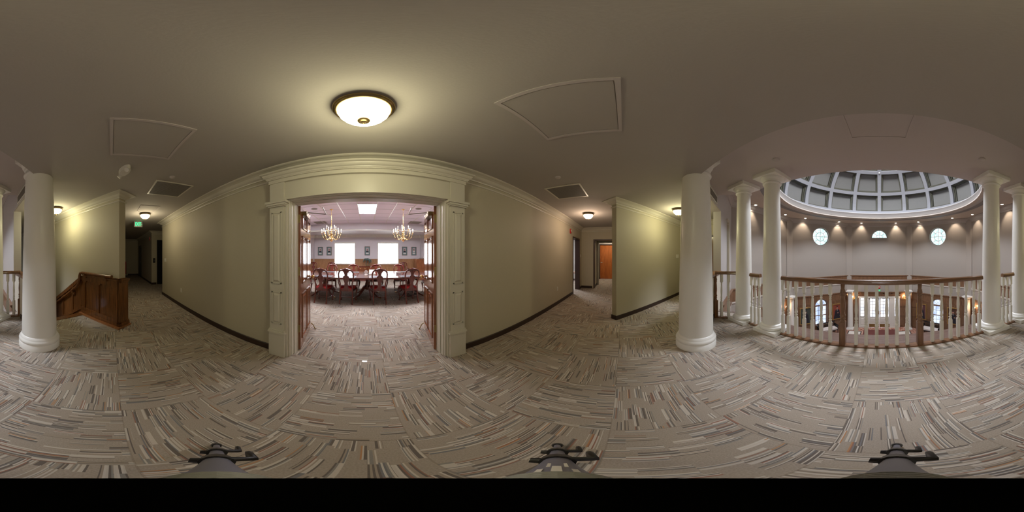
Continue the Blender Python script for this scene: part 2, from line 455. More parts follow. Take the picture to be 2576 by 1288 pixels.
# rotunda ceiling: octagon with round opening
oct_ = [A,B,Cc,D,D2,C2,B2,A2]
Rr = 3.50
m = MB()
vs=[];fs=[]
n=64
def octr(a):
    # distance from centre to octagon edge along angle a (apothem 4.96)
    k = (a + PI/8) % (PI/4) - PI/8
    return 4.96/math.cos(k)
for i in range(n):
    a = 2*PI*i/n
    r1 = octr(a)+0.15
    for z in (RC, RC+0.05):
        vs.append((Rr*math.cos(a), CY+Rr*math.sin(a), z)); vs.append((r1*math.cos(a), CY+r1*math.sin(a), z))
for i in range(n):
    a=4*i; b=4*((i+1)%n)
    fs += [(a,a+1,b+1,b),(a+2,b+2,b+3,a+3),(a,b,b+2,a+2),(a+1,a+3,b+3,b+1)]
m.add(vs,fs)
S('ceiling', m, ROTC)
# ring cornice + cove ledge
m = MB()
m.lathe([(3.78,RC),(3.78,RC-0.035),(3.72,RC-0.045),(3.68,RC-0.02),(3.66,RC+0.02),(3.60,RC+0.03),(3.60,RC+0.06),(3.57,RC+0.075),(3.55,RC+0.10),(3.55,RC+0.27),(3.52,RC+0.29),(3.52,RC+0.33),(3.62,RC+0.33),(3.62,RC+0.28),(4.1,RC+0.28),(4.1,RC+0.9),(4.2,RC+0.9),(4.2,RC)], (0,CY,0), 96, cap=False)
S('trim_4', m, RINGP)
# dome
DR, DH, DZ = 3.82, 3.2, 4.0
def dome(t, a, k=0.0):
    r = (DR+k)*math.cos(t); z = DZ + (DH+k)*math.sin(t)
    return (r*math.cos(a), CY + r*math.sin(a), z)
m = MB(); vs=[];fs=[]; na=96; nt_=24
for j in range(nt_+1):
    t = -0.12 + (PI/2+0.12)*j/nt_
    for i in range(na): vs.append(dome(t, 2*PI*i/na, 0.22))
for j in range(nt_):
    for i in range(na): fs.append((j*na+i, j*na+(i+1)%na, (j+1)*na+(i+1)%na, (j+1)*na+i))
m.add(vs,fs,True)
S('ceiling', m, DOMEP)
m = MB(); m2 = MB(); m3 = MB()
A0 = -PI/2
tl = [R(-2), R(20.6), R(43.5), R(66.4)]
hw = 0.10
def strip(mb, pts_in, pts_out):
    """closed quad tube between two edge polylines at inner depth and shell depth"""
    n = len(pts_in)
    vs = []
    for (a_,b_),(c_,d_) in zip(pts_in, pts_out): vs += [a_,b_,d_,c_]
    fs = []
    for i in range(n-1):
        for k in range(4):
            l=(k+1)%4
            fs.append((4*i+k,4*i+l,4*(i+1)+l,4*(i+1)+k))
    mb.add(vs,fs,False)
for q in range(16):
    a = A0 + q*PI/8
    pi_=[];po=[]
    for j in range(25):
        t = R(-6)+ (R(84)-R(-6))*j/24
        w = hw/max(0.35,DR*math.cos(t)) * (1 if t<R(60) else 0.8)
        pi_.append((dome(t,a-w), dome(t,a+w))); po.append((dome(t,a-w,0.24), dome(t,a+w,0.24)))
    strip(m, pi_, po)
for t0 in tl[1:]:
    dt = 0.10/3.5
    pi_=[];po=[]
    for i in range(97):
        a = A0+2*PI*i/96
        pi_.append((dome(t0-dt,a,-0.003),dome(t0+dt,a,-0.003))); po.append((dome(t0-dt,a,0.24),dome(t0+dt,a,0.24)))
    strip(m, pi_, po)
pi_=[];po=[]
for i in range(97):
    a=A0+2*PI*i/96
    pi_.append((dome(R(-8),a,-0.003),dome(R(1.6),a,-0.003))); po.append((dome(R(-8),a,0.24),dome(R(1.6),a,0.24)))
strip(m, pi_, po)
m.at(Matrix.Identity(4))
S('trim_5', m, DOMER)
# sage inner mouldings in every coffer
m = MB()
rows = [(R(1.6),R(20.6)-0.10/3.5),(R(20.6)+0.10/3.5,R(43.5)-0.10/3.5),(R(43.5)+0.10/3.5,R(66.4)-0.10/3.5)]
for q in range(16):
    a1 = A0+q*PI/8; a2 = a1+PI/8
    for (t1,t2) in rows:
        def P(u,v,k,ins):
            t = t1+(t2-t1)*v
            w = hw/(DR*math.cos(t))
            b1=a1+w; b2=a2-w
            di = ins/(DR*math.cos(t))
            a = b1+di+(b2-b1-2*di)*u
            tt = t1+ins/3.5+(t2-t1-2*ins/3.5)*v
            return dome(tt,a,k)
        NN=6
        loop = [(i/NN,0) for i in range(NN)]+[(1,i/NN) for i in range(NN)]+[(1-i/NN,1) for i in range(NN)]+[(0,1-i/NN) for i in range(NN)]
        vs=[];fs=[]
        for (u,v) in loop:
            vs += [P(u,v,0.09,0.0), P(u,v,0.09,0.05), P(u,v,0.14,0.055), P(u,v,0.14,0.10), P(u,v,0.215,0.11)]
        n=len(loop)
        for i in range(n):
            k=(i+1)%n
            for j in range(4): fs.append((5*i+j,5*k+j,5*k+j+1,5*i+j+1))
        m.add(vs,fs)
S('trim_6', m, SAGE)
# cove tubes on the ledge
m = MB(); m.lathe([(3.68,3.845),(3.72,3.845),(3.72,3.875),(3.68,3.875),(3.68,3.845)],(0,CY,0),96,cap=False)
tag(m.build('cove_light_strip', COVE), 'blue-white cove light strip hidden on the ledge under the coffered dome', 'light')

# ------------------------------------------------------------------ rotunda walls
def wallbox(mb, p0, p1, t0, t1, z0, z1, s0=0, s1=None):
    mb.at(frame(p0,p1)); mb.box(s0, seglen(p0,p1) if s1 is None else s1, t0, t1, z0, z1); mb.at(Matrix.Identity(4))
T1=(3.45,-2.355); T2=(-3.45,-2.355)
TH=0.2
m = MB()
wallbox(m, T1, B, 0, TH, LF, RC+0.1)
wallbox(m, A, T1, 0, TH, H+0.004, RC+0.1)
S('wall_northeast', m, LAV)
m = MB()
wallbox(m, B2, T2, 0, TH, LF, RC+0.1); wallbox(m, T2, A2, 0, TH, H+0.004, RC+0.1)
S('wall_northwest', m, LAV)
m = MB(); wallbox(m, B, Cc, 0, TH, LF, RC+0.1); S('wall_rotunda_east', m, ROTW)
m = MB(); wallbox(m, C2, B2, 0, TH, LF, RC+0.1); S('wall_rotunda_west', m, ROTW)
LDG = seglen(Cc,D)
WS = LDG/2
def arch(cx, zb, zs, r, n=16):
    return [(cx-r,zb),(cx+r,zb),(cx+r,zs)] + [(cx+r*math.cos(PI*i/n), zs+r*math.sin(PI*i/n)) for i in range(1,n)] + [(cx-r,zs)]
for nm, p0, p1 in (('wall_rotunda_southeast',Cc,D),('wall_rotunda_southwest',D2,C2)):
    m = MB(); m.at(frame(p0,p1))
    m.plate_hole(0,LDG,1.2,RC+0.1, circ(WS,2.56,0.555,40), 0, TH)
    m.box(0,LDG,0,TH,-0.6,1.2)
    m.plate_hole(0,LDG,LF,-0.6, arch(WS,-3.15,-1.80,0.40), 0, TH)
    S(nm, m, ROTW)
m = MB(); m.at(frame(D,D2)); W4=seglen(D,D2)
m.plate_hole(0,W4,1.2,RC+0.1, [(W4/2-0.53,2.56),(W4/2+0.53,2.56)]+[(W4/2+0.53*math.cos(PI*i/24),2.56+0.53*math.sin(PI*i/24)) for i in range(1,24)], 0, TH)
m.box(0,W4,0,TH,-1.3,1.2)
m.box(0,W4/2-1.38,0,TH,LF,-1.3); m.box(W4/2+1.38,W4,0,TH,LF,-1.3); m.box(W4/2-1.38,W4/2+1.38,0,TH,-1.42,-1.3)
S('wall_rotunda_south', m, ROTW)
# enclosure under the balcony (lower hall)
m = MB()
wallbox(m, A2, A, 0, TH, LF, -0.35); wallbox(m, A, T1, 0, TH, LF, -0.35); wallbox(m, T2, A2, 0, TH, LF, -0.35)
S('wall_lower_north', m, LAV)
m = MB()
# crown around the rotunda; path runs so that left = inward
path = [T1,B,Cc,D,D2,C2,B2,T2]
path_in = path[::-1]
m.sweep(path_in, [(0,RC-0.24),(0.02,RC-0.24),(0.03,RC-0.21),(0.035,RC-0.17),(0.07,RC-0.14),(0.10,RC-0.09),(0.12,RC-0.05),(0.20,RC-0.03),(0.20,RC),(0,RC)])
S('trim_7', m, RINGP)
m = MB()      # wooden fascia band at second-floor level
m.sweep(path_in, [(0,-0.47),(0.05,-0.47),(0.05,-0.02),(0.08,0.0),(0.09,0.05),(0,0.06)])
S('trim_8', m, PANEL)
m = MB()
m.sweep(path_in, [(0,-0.56),(0.03,-0.55),(0.045,-0.50),(0.05,-0.47),(0,-0.47)])
S('trim_9', m, TRIMW)
# pilasters at the octagon corners
k = 10
for (pp, cnr, nn) in ((B,Cc,D),(Cc,D,D2),(D,D2,C2),(D2,C2,B2)):
    c = Vector(cnr); d1=(Vector(pp)-c).normalized(); d2=(Vector(nn)-c).normalized()
    inw = (Vector((0,CY))-c).normalized()
    a_=c+d1*0.22; b_=c+d2*0.22
    m = MB(); m.prism([tuple(c-inw*0.02), tuple(a_), tuple(a_+inw*0.035), tuple(b_+inw*0.035), tuple(b_)], -0.95, RC-0.1)
    S('trim_%d'%k, m, ROTW); k+=1
# wood panelling of the lower storey
PT = -1.13
def panelling(p0, p1, openings, name):
    """openings: list of (s0,s1,z_top); t<0 faces the room"""
    L_ = seglen(p0,p1); m = MB(); m.at(frame(p0,p1))
    segs=[];s=0
    for (a,b,zt) in openings:
        segs.append((s,a,LF,PT)); segs.append((a,b,zt,PT)); s=b
    segs.append((s,L_,LF,PT))
    for (a,b,z0,z1) in segs:
        if b-a<0.02 or z1-z0<0.02: continue
        m.box(a,b,-0.03,0.0,z0,z1)
        n=max(1,round((b-a)/0.52)); w=(b-a)/n
        zr=[z for z in (LF+0.14,LF+0.9,-2.15,-1.62,PT-0.06) if z>z0+0.01]
        for i in range(n+1):
            x=a+i*w; x0=max(a,x-0.04); x1=min(b,x+0.04)
            m.box(x0,x1,-0.048,-0.03,z0,z1)
        zz=[z0+0.02 if z0>LF else LF+0.07]+zr
        for z in zz: m.box(a,b,-0.048,-0.03,z-0.035,z+0.035)
        for z in zr[:-1]: m.box(a,b,-0.056,-0.048,z+0.025,z+0.04)
    m.box(0,L_,-0.08,0.0,PT,PT+0.05)
    m.build(name, PANEL, kind='structure')
panelling(B,Cc,[],'trim_14')
panelling(C2,B2,[],'trim_15')
panelling(D,D2,[(W4/2-1.38,W4/2+1.38,-1.42)],'trim_16')
def arched_panelling(p0,p1,name):
    L_=seglen(p0,p1); 
    m=MB(); m.at(frame(p0,p1))
    m.plate_hole(WS-0.5,WS+0.5,LF,PT,arch(WS,-3.15,-1.80,0.42),-0.05,0)
    for (a,b) in ((0,WS-0.5),(WS+0.5,L_)):
        m.box(a,b,-0.03,0,LF,PT)
        n=3; w=(b-a)/n
        for i in range(n+1):
            x=a+i*w; m.box(max(a,x-0.04),min(b,x+0.04),-0.048,-0.03,LF,PT)
        for z in (LF+0.07,LF+0.14,LF+0.9,-2.15,-1.62,PT-0.06): m.box(a,b,-0.048,-0.03,z-0.035,z+0.035)
    m.box(0,L_,-0.08,0,PT,PT+0.05)
    # arch moulding
    pts=arch(WS,-3.15,-1.80,0.45)
    pts=pts[2:]+[pts[0]]
    m.tube([(x,-0.055,z) for x,z in ([ (WS+0.45,-3.15)]+pts)],0.022,6)
    m.build(name,PANEL,kind='structure')
arched_panelling(Cc,D,'trim_17'); arched_panelling(D2,C2,'trim_18')

# round and fan windows upstairs
def muntins_round(mb, cx, cz, r, t, half=False, w=0.009):
    a1 = PI if half else 2*PI; n = 4 if half else 8
    for i in range(n+1 if half else n):
        a=a1*i/n
        if half and i in (0,n): continue
        r0 = r*0.0 if not half else r*0.42
        if half and i==n//2: r0=0
        if (not half) and i%2==1: r0=r*0.5
        mb.tube([(cx+r0*math.cos(a),t,cz+r0*math.sin(a)),(cx+r*math.cos(a),t,cz+r*math.sin(a))],w,4,False)
    rr = r*0.5 if not half else r*0.42
    k=24
    mb.tube([(cx+rr*math.cos(a1*i/k),t,cz+rr*math.sin(a1*i/k)) for i in range(k+1)],w,4,False)
    mb.tube([(cx+(r-0.012)*math.cos(a1*i/40),t,cz+(r-0.012)*math.sin(a1*i/40)) for i in range(41)],0.02,5,False)
wn=1
for p0,p1,ww,half in ((Cc,D,WS,False),(D,D2,W4/2,True),(D2,C2,WS,False)):
    m=MB(); m.at(frame(p0,p1))
    r=0.53 if half else 0.555
    pts = circ(ww,2.56,r,40) if not half else [(ww+r*math.cos(PI*i/24),2.56+r*math.sin(PI*i/24)) for i in range(25)]
    m.prism_y(pts,0.15,0.17)
    w=m.build('window_%d'%wn, WINR, kind='structure')
    m=MB(); m.at(frame(p0,p1)); muntins_round(m,ww,2.56,r,0.14,half)
    if half: m.box(ww-r,ww+r,0.0,0.16,2.545,2.57)
    m.build('window_frame', PEWTER if False else GRILLE, w)
    wn+=1
# lower arched sash windows
for p0,p1 in ((Cc,D),(D2,C2)):
    m=MB(); m.at(frame(p0,p1)); m.prism_y(arch(WS,-3.15,-1.80,0.39),0.12,0.14)
    w=m.build('window_%d'%wn, WINL, kind='structure')
    m=MB(); m.at(frame(p0,p1))
    m.box(WS-0.40,WS+0.40,0.04,0.12,-1.86,-1.78)
    for x in (-0.385,0.385): m.box(WS+x-0.02,WS+x+0.02,0.04,0.12,-3.15,-1.80)
    m.box(WS-0.40,WS+0.40,0.02,0.12,-3.17,-3.11)
    m.tube([(WS+0.385*math.cos(PI*i/16),0.08,-1.80+0.385*math.sin(PI*i/16)) for i in range(17)],0.02,5,False)
    m.box(WS-0.40,WS+0.40,0.06,0.12,-2.52,-2.48)
    m.build('sash_frame', OAK, w)
    m=MB(); m.at(frame(p0,p1))
    for x in (-0.13,0.13): m.box(WS+x-0.007,WS+x+0.007,0.10,0.12,-3.12,-1.84)
    for z in (-2.82,-2.17): m.box(WS-0.38,WS+0.38,0.10,0.12,z-0.007,z+0.007)
    for i in range(1,5):
        a=PI*i/5
        m.tube([(WS+0.14*math.cos(a),0.11,-1.80+0.14*math.sin(a)),(WS+0.385*math.cos(a),0.11,-1.80+0.385*math.sin(a))],0.007,4,False)
    m.tube([(WS+0.14*math.cos(PI*i/10),0.11,-1.80+0.14*math.sin(PI*i/10)) for i in range(11)],0.007,4,False)
    m.build('muntins', GRILLE, w)
    wn+=1
# entry doors
fD=frame(D,D2); cx=W4/2
m=MB(fD)
for a,b in ((-1.38,-1.30),(-0.99,-0.70),(0.70,0.99),(1.30,1.38)): m.box(cx+a,cx+b,-0.04,0.14,LF,-1.42)
m.box(cx-1.40,cx+1.40,-0.06,0.14,-1.50,-1.40)
for a,b in ((-1.30,-0.99),(0.99,1.30)):
    m.box(cx+a,cx+b,0.02,0.08,LF,-2.93); m.frustum(cx+a+0.04,cx+b-0.04,LF+0.22,-3.05,0.02,0.0,0.03)
    m.box(cx+a-0.02,cx+b+0.02,-0.05,0.0,LF,LF+0.12)
for a,b in ((-1.38,-1.28),(-1.02,-0.70),(0.70,1.02),(1.28,1.38)): m.box(cx+a,cx+b,-0.06,0.0,LF,LF+0.12)
o_surr=S('door_1',m,TRIMW)
m=MB(fD)
for a,b in ((-1.29,-1.0),(1.0,1.29)):
    for i in range(1,6):
        z=-2.92+i*(1.42/6); m.box(cx+a,cx+b,0.03,0.06,z-0.012,z+0.012)
    m.box(cx+a,cx+a+0.03,0.02,0.07,-2.95,-1.5); m.box(cx+b-0.03,cx+b,0.02,0.07,-2.95,-1.5); m.box(cx+a,cx+b,0.02,0.07,-2.95,-2.9)
m.build('sidelight_muntins',TRIMW,o_surr)
m=MB(fD)
for a,b in ((-1.30,-0.99),(0.99,1.30)): m.box(cx+a,cx+b,0.09,0.10,-2.95,-1.5)
m.build('sidelight_glass',WIND,o_surr)
for sgn,nm,lb in ((-1,'a','left'),(1,'b','right')):
    x0,x1=(cx-0.695,cx-0.008) if sgn<0 else (cx+0.008,cx+0.695)
    m=MB(fD)
    m.box(x0,x1,0.03,0.08,LF+0.28,-2.92); m.box(x0,x0+0.075,0.03,0.08,-2.92,-1.5); m.box(x1-0.075,x1,0.03,0.08,-2.92,-1.5); m.box(x0,x1,0.03,0.08,-1.56,-1.5)
    m.frustum(x0+0.09,x1-0.09,LF+0.42,-3.02,0.03,0.012,0.03)
    w=(x1-x0-0.15)/3
    for i in (1,2): m.box(x0+0.075+w*i-0.011,x0+0.075+w*i+0.011,0.035,0.075,-2.92,-1.56)
    for i in range(1,6):
        z=-2.92+i*(1.36/6); m.box(x0+0.07,x1-0.07,0.035,0.075,z-0.011,z+0.011)
    d=S('door_2' if sgn<0 else 'door_3',m,TRIMW)
    m=MB(fD); m.box(x0+0.05,x1-0.05,0.055,0.06,-2.95,-1.53); m.build('door_glass',WIND,d)
    m=MB(fD); m.box(x0+0.01,x1-0.01,0.022,0.03,LF+0.02,LF+0.28); m.build('kick_plate',BRASSD,d)
    m=MB(fD); xx=x1-0.04 if sgn<0 else x0+0.04
    m.box(xx-0.025,xx+0.025,0.02,0.03,-2.72,-2.45); m.box(xx-0.012,xx+0.012,-0.03,0.0,-2.66,-2.5); m.box(xx-0.012,xx+0.012,-0.02,0.03,-2.52,-2.5); m.build('door_handle',BRASS,d)
    m=MB(fD); m.box((x0+x1)/2-0.17,(x0+x1)/2+0.13,-0.02,0.03,-1.56,-1.50); m.build('door_closer',BLACKP,d)
# lower floor inlays and mat
m=MB(); m.box(-1.0,1.0,-10.5,-7.4,LF,LF+0.012)
tag(m.build('entry_mat',MATRED),'maroon entry mat on the stone floor before the white glazed doors','mat')
m=MB(); m2=MB()
def inlay(x0,x1,y0,y1):
    m.box(x0,x1,y0,y1,LF,LF+0.002); m2.box(x0+0.07,x1-0.07,y0+0.07,y1-0.07,LF+0.001,LF+0.004)
for x0,x1 in ((-1.95,-1.1),(1.1,1.95),(-3.3,-2.35),(2.35,3.3)):
    for y0,y1 in ((-10.2,-9.3),(-8.9,-8.0),(-7.6,-6.7)):
        if abs(x0)+abs(x1)>5 and y0<-9.5: y0=-9.4;
        inlay(x0,x1,y0,y1)
inlay(-1.0,1.0,-7.3,-6.2)
S('trim_19',m,DARKT); S('trim_20',m2,WHITET)

# ------------------------------------------------------------------ hall walls
WY=1.74; WT=0.16
m=MB()
m.box(-5.38,-0.90,WY,WY+WT,0,H); m.box(0.90,5.42,WY,WY+WT,0,H); m.box(-0.90,0.90,WY,WY+WT,2.05,H)
m.box(5.42,6.31,WY,WY+WT,2.03,H); m.box(6.31,6.75,WY,WY+WT,0,H)
S('wall_north',m,WALL)
m=MB()
m.box(6.63,6.75,1.22,WY,0,H); m.box(6.63,6.75,0.34,1.22,2.03,H); m.box(6.63,6.75,-0.7,0.34,0,H)
m.box(6.75,7.6,1.22,1.30,0,H); m.box(7.5,7.6,1.30,1.9,0,H); m.box(7.5,7.6,0.3,1.22,2.03,H); m.box(7.5,7.6,-0.7,0.3,0,H)
m.box(6.75,7.5,0.22,0.34,0,H)
S('wall_east',m,WALL)
m=MB(); m.box(9.45,9.6,-0.7,0.48,0,H); m.box(9.45,9.6,1.40,4.2,0,H); m.box(9.45,9.6,0.48,1.40,2.03,H); m.box(7.6,9.6,-0.8,-0.7,0,H); m.box(7.6,9.6,1.74,1.9,0,H)
m.box(5.1,9.6,4.1,4.2,0,H); m.box(5.1,5.2,1.9,4.1,0,H)
S('wall_far_east',m,LAV)
E0=(3.26,0.14); E1=(5.33,-1.93); EB=(4.13,-3.13)
m=MB(); wallbox(m,E0,E1,0,0.13,0,H); 
S('wall_diagonal_east',m,WALL)
m=MB()
fE=frame(E1,EB); LE=seglen(E1,EB); m.at(fE)
m.box(-0.13,0.70,0,0.13,0,H); m.box(0.70,1.58,0,0.13,2.03,H); m.box(1.58,LE,0,0.13,0,H)
S('wall_diagonal_end',m,WALL)
m=MB(); m.box(4.2,6.63,-0.75,-0.62,0,H); S('wall_corridor_southeast',m,WALL)
W0=(-2.90,0.14); W1=(-8.4,-5.36)
m=MB(); m.at(frame(W1,W0)); m.box(0,seglen(W1,W0),0,0.17,-3.0,H); S('wall_diagonal_west',m,WALL)
m=MB(); m.box(-11.4,-3.78,-0.72,-0.60,0,H); S('wall_corridor_southwest',m,WALLG)
m=MB(); m.box(-11.5,-7.5,1.87,2.0,0,H); S('wall_corridor_north',m,WALLG)
m=MB(); m.box(-7.5,-7.4,1.87,2.13,0,H); m.box(-7.5,-7.4,2.13,3.1,2.11,H); m.box(-7.5,-7.4,3.1,4.2,0,H); m.box(-7.5,-5.2,4.1,4.2,0,H); m.box(-5.4,-5.24,1.90,4.2,0,H)
S('wall_elevator',m,WALL)
m=MB(); m.box(-11.5,-11.4,-0.72,2.0,0,H); m.box(-11.4,-11.36,0.75,1.15,0,H-0.16); S('wall_west',m,WALL)
m=MB(); m.at(frame((-4.3,-9.0),(-9.6,-3.7))); m.box(0,7.6,-0.15,0,-3.0,H)
S('wall_stair_end',m,ROTW)
# crowns and baseboards of the hall
CP=[(0,2.425),(0.014,2.425),(0.018,2.44),(0.045,2.455),(0.075,2.485),(0.11,2.497),(0.135,2.50),(0.15,2.506),(0.15,H),(0,H)]
SP=[(0,2.357),(0.016,2.36),(0.022,2.372),(0.016,2.386),(0,2.388)]
BP=[(0,0),(0.013,0),(0.013,0.088),(0.008,0.095),(0,0.095)]
def crown(path,k,cut=None,mat=TRIM):
    m=MB(); m.sweep(path,CP); 
    if cut is None: m.sweep(path,SP)
    else:
        for c in cut: m.sweep(c,SP)
    S('trim_%d'%k,m,mat)
# left of the path faces the hall
PN=[(6.63,0.3),(6.63,WY),(-5.38,WY),(-5.38,4.0)]
crown(PN,21,[[(6.63,0.3),(6.63,WY),(1.19,WY)],[(-1.19,WY),(-5.38,WY),(-5.38,4.0)]])
crown([(3.92,-0.35),(3.352,0.232),E0,E1,EB][::-1],22)
w3=(W0[0]-0.12,W0[1]+0.12)
crown([W1,(W0[0]-0.0,W0[1])][::-1] if False else [(-4.0,-0.72),w3,W0,W1],23)
crown([(-7.4,4.0),(-7.4,1.87),(-11.4,1.87),(-11.4,-0.6)],24)
m=MB()
m.sweep([(5.36,WY),(1.14,WY)],BP); m.sweep([(-1.14,WY),(-5.38,WY),(-5.38,3.0)],BP)
m.sweep([(6.63,1.28),(6.63,WY),(6.37,WY)],BP)
S('baseboard_north',m,BASEB)
m=MB(); m.sweep([(3.92,-0.35),(3.352,0.232),E0,E1,(4.87,-2.39)][::-1],BP); S('baseboard_east',m,BASEB)
m=MB(); m.sweep([(-7.4,2.1),(-7.4,1.87),(-11.4,1.87),(-11.4,-0.6)],BP); m.sweep([(9.45,1.34),(9.45,1.74),(7.6,1.74)][::1],BP); m.sweep([(7.48,1.22),(6.75,1.22)],BP)
S('baseboard_corridor',m,BASEB)

# rotunda soffit grilles
for sgn,lb in ((1,'right'),(-1,'left')):
    p0=(2.50*sgn,-1.405); p1=(3.10*sgn,-2.005)
    if sgn<0: p0,p1=p1,p0
    L_=seglen(p0,p1)
    t=thing('soffit_vent','long white-framed air grille high in the beam beyond the %s near column'%lb,'vent',(p0[0],p0[1],2.56),0,'beam air grilles')
    fr=frame((0,0),(p1[0]-p0[0],p1[1]-p0[1]))
    m=MB(fr); m.box(0,L_,-0.014,0.0,0,0.02); m.box(0,L_,-0.014,0,0.18,0.20); m.box(0,0.02,-0.014,0,0,0.2); m.box(L_-0.02,L_,-0.014,0,0,0.2); m.build('frame',TRIMW,t)
    m=MB(fr)
    for i in range(9): m.box(0.02,L_-0.02,-0.010,-0.004,0.026+i*0.018,0.034+i*0.018)
    m.box(0.02,L_-0.02,-0.004,-0.001,0.02,0.18); m.build('slats',GRILLE,t)

# ------------------------------------------------------------------ half walls beside the stair and corridor
HWC=[]
for sgn,nm in ((1,'wall_half_east'),(-1,'wall_half_west')):
    p0=(2.22*sgn,-1.125); p1=(3.45*sgn,-2.355)
    if sgn<0: p0,p1=p1,p0
    m=MB(frame(p0,p1)); L_=seglen(p0,p1)
    m.box(0,L_,0.0,0.13,0,0.93); S(nm,m,TRIM)
    m=MB(frame(p0,p1)); m.box(-0.0,L_,-0.035,0.165,0.93,0.97); m.box(0,L_,-0.015,0.145,0.90,0.93); S('trim_%d'%(25 if sgn>0 else 26),m,OAKD)
    m=MB(frame(p0,p1)); a,b=(0,0.93) if sgn>0 else (L_-0.93,L_)
    m.box(a,b,-0.013,0,0,0.095); m.box(0 if sgn>0 else 0,L_,0.13,0.143,0,0.095) if sgn>0 else m.box(L_-0.6,L_,0.13,0.143,0,0.095)
    S('baseboard_half_wall',m,BASEB)

# ------------------------------------------------------------------ entrance surround
m=MB()
for sg in (-1,1):
    f=lambda a,b:(a,b) if sg>0 else (-b,-a)
    def bx(a,b,y0,y1,z0,z1):
        x0,x1=f(a,b); m.box(x0,x1,y0,y1,z0,z1)
    bx(0.915,1.130,1.635,WY,0,0.37)                      # base block
    bx(0.925,1.120,1.645,WY,0.37,2.30)
    bx(0.905,1.140,1.622,WY,0.365,0.385); bx(0.915,1.130,1.632,WY,0.385,0.41)
    # panel mouldings
    for z0,z1 in ((0.50,0.92),(1.02,1.88)):
        x0,x1=f(0.955,1.090)
        m.box(x0,x1,1.638,1.645,z0,z0+0.014); m.box(x0,x1,1.638,1.645,z1-0.014,z1); m.box(x0,x0+0.014,1.638,1.645,z0,z1); m.box(x1-0.014,x1,1.638,1.645,z0,z1)
        m.frustum(x0+0.02,x1-0.02,z0+0.02,z1-0.02,1.645,1.632,0.022)
    # necking cap
    bx(0.905,1.140,1.625,WY,1.95,1.965); bx(0.895,1.152,1.612,WY,1.965,1.99); bx(0.880,1.165,1.60,WY,1.99,2.02)
    # stepped casing
    bx(0.896,0.924,1.665,1.739,0,2.02); bx(0.876,0.897,1.695,1.903,0,2.03); bx(0.866,0.879,1.73,1.79,0,2.025); bx(0.856,0.878,1.79,1.907,0,2.02)
m.box(-0.924,0.924,1.668,1.7385,2.05,2.30)
m.box(-0.924,0.924,1.660,1.7385,2.035,2.058)
m.box(-0.896,0.896,1.695,1.902,2.028,2.049); m.box(-0.875,0.875,1.73,1.904,2.020,2.030); m.box(-0.856,0.856,1.79,1.906,2.012,2.022)
# cornice
def cor(d,z0,z1,xo): m.box(-1.13-xo,1.13+xo,1.645-d,WY,z0,z1)
cor(0.008,2.275,2.325,0.004); cor(0.022,2.325,2.335,0.02)
prof=[(0.022,2.335),(0.030,2.342),(0.034,2.352),(0.050,2.362),(0.062,2.378),(0.066,2.392),(0.088,2.397),(0.088,2.418),(0.0,2.425),(0,2.335)]
m.sweep([(1.13,WY),(1.13,1.645),(-1.13,1.645),(-1.13,WY)],[(o,z) for o,z in prof])
S('trim_27',m,TRIM)
# door jamb liner inside

# door leaves
def leaf(n,hx,rz,sg,label):
    d=thing('conference_door',label,'door',(hx,1.905,0),rz,'open double doors of the conference room')
    W=0.80; Ht=2.01
    m=MB()
    # local: x from hinge 0..W*sg ; y thickness 0..0.045
    def X(a,b): return (a,b) if sg>0 else (-b,-a)
    x0,x1=X(0,W)
    m.box(x0,x1,0,0.045,0.012,Ht)
    for (a,b) in ((0.09,0.37),(0.43,0.71)):
        for (z0,z1) in ((0.16,0.84),(0.98,1.62),(1.72,1.92)):
            xa,xb=X(a,b)
            for y,yy in ((0,-0.012),(0.045,0.057)):
                m.box(xa,xb,min(y,yy),max(y,yy),z0,z0+0.018); m.box(xa,xb,min(y,yy),max(y,yy),z1-0.018,z1); m.box(xa,xa+0.018,min(y,yy),max(y,yy),z0,z1); m.box(xb-0.018,xb,min(y,yy),max(y,yy),z0,z1)
                m.frustum(xa+0.03,xb-0.03,z0+0.03,z1-0.03,y,y+(yy-y)*0.8,0.025)
    m.build('door_leaf',DOORW,d)
    for z in (0.30,1.10,1.78):
        m=MB(); x0,x1=X(-0.004,0.0); m.box(x0,x1,0.004,0.045,z,z+0.11); m.tube([(-0.006*sg,0.053,z-0.005),(-0.006*sg,0.053,z+0.115)],0.008,8)
        m.build('hinge',BRASSD,d)
    m=MB()
    kx=(W-0.07)*sg
    m.tube([(kx,-0.045,1.0),(kx,0.09,1.0)],0.010,8); m.ball((kx,-0.055,1.0),0.027); m.ball((kx,0.10,1.0),0.027)
    m.lathe([(0.028,0),(0.028,0.01)],(0,0,0),12) if False else None
    m.build('door_knob',BRASS,d)
    m=MB(); x0,x1=X(0.10,0.36); yy=-0.06
    m.box(x0,x1,yy,0.0,1.90,1.96); m.build('door_closer',BRONZE,d)
    m=MB(); 
    m.tube([(0.22*sg,-0.05,1.97),(0.40*sg,-0.30,1.985)],0.008,6); m.tube([(0.40*sg,-0.30,1.985),(0.15*sg,-0.27,2.02)],0.008,6); m.build('closer_arm',STEEL,d)
    m=MB(); m.tube([((W-0.05)*sg,-0.01,0.13),((W-0.05)*sg,-0.05,0.10),((W-0.05)*sg,-0.085,0.02),((W-0.05)*sg,-0.09,0.003)],[0.008,0.008,0.008,0.014],6); m.build('kick_stop',BRASSD,d)
    return d
# left leaf: hinge at x=-0.84, closed direction +x; opened inward past 90
leaf(1,-0.826,R(101),1,'left polished wood door swung inward with brass hinges along its edge')
leaf(2,0.826,R(-101),-1,'right polished wood door swung inward with a brass knob showing')
m=MB(); m.box(-0.055,-0.005,1.775,1.80,0,0.004); m.build('floor_plate',STEEL)
tag(bpy.data.objects['floor_plate'],'tiny bright metal plate on the carpet in the conference doorway','plate')

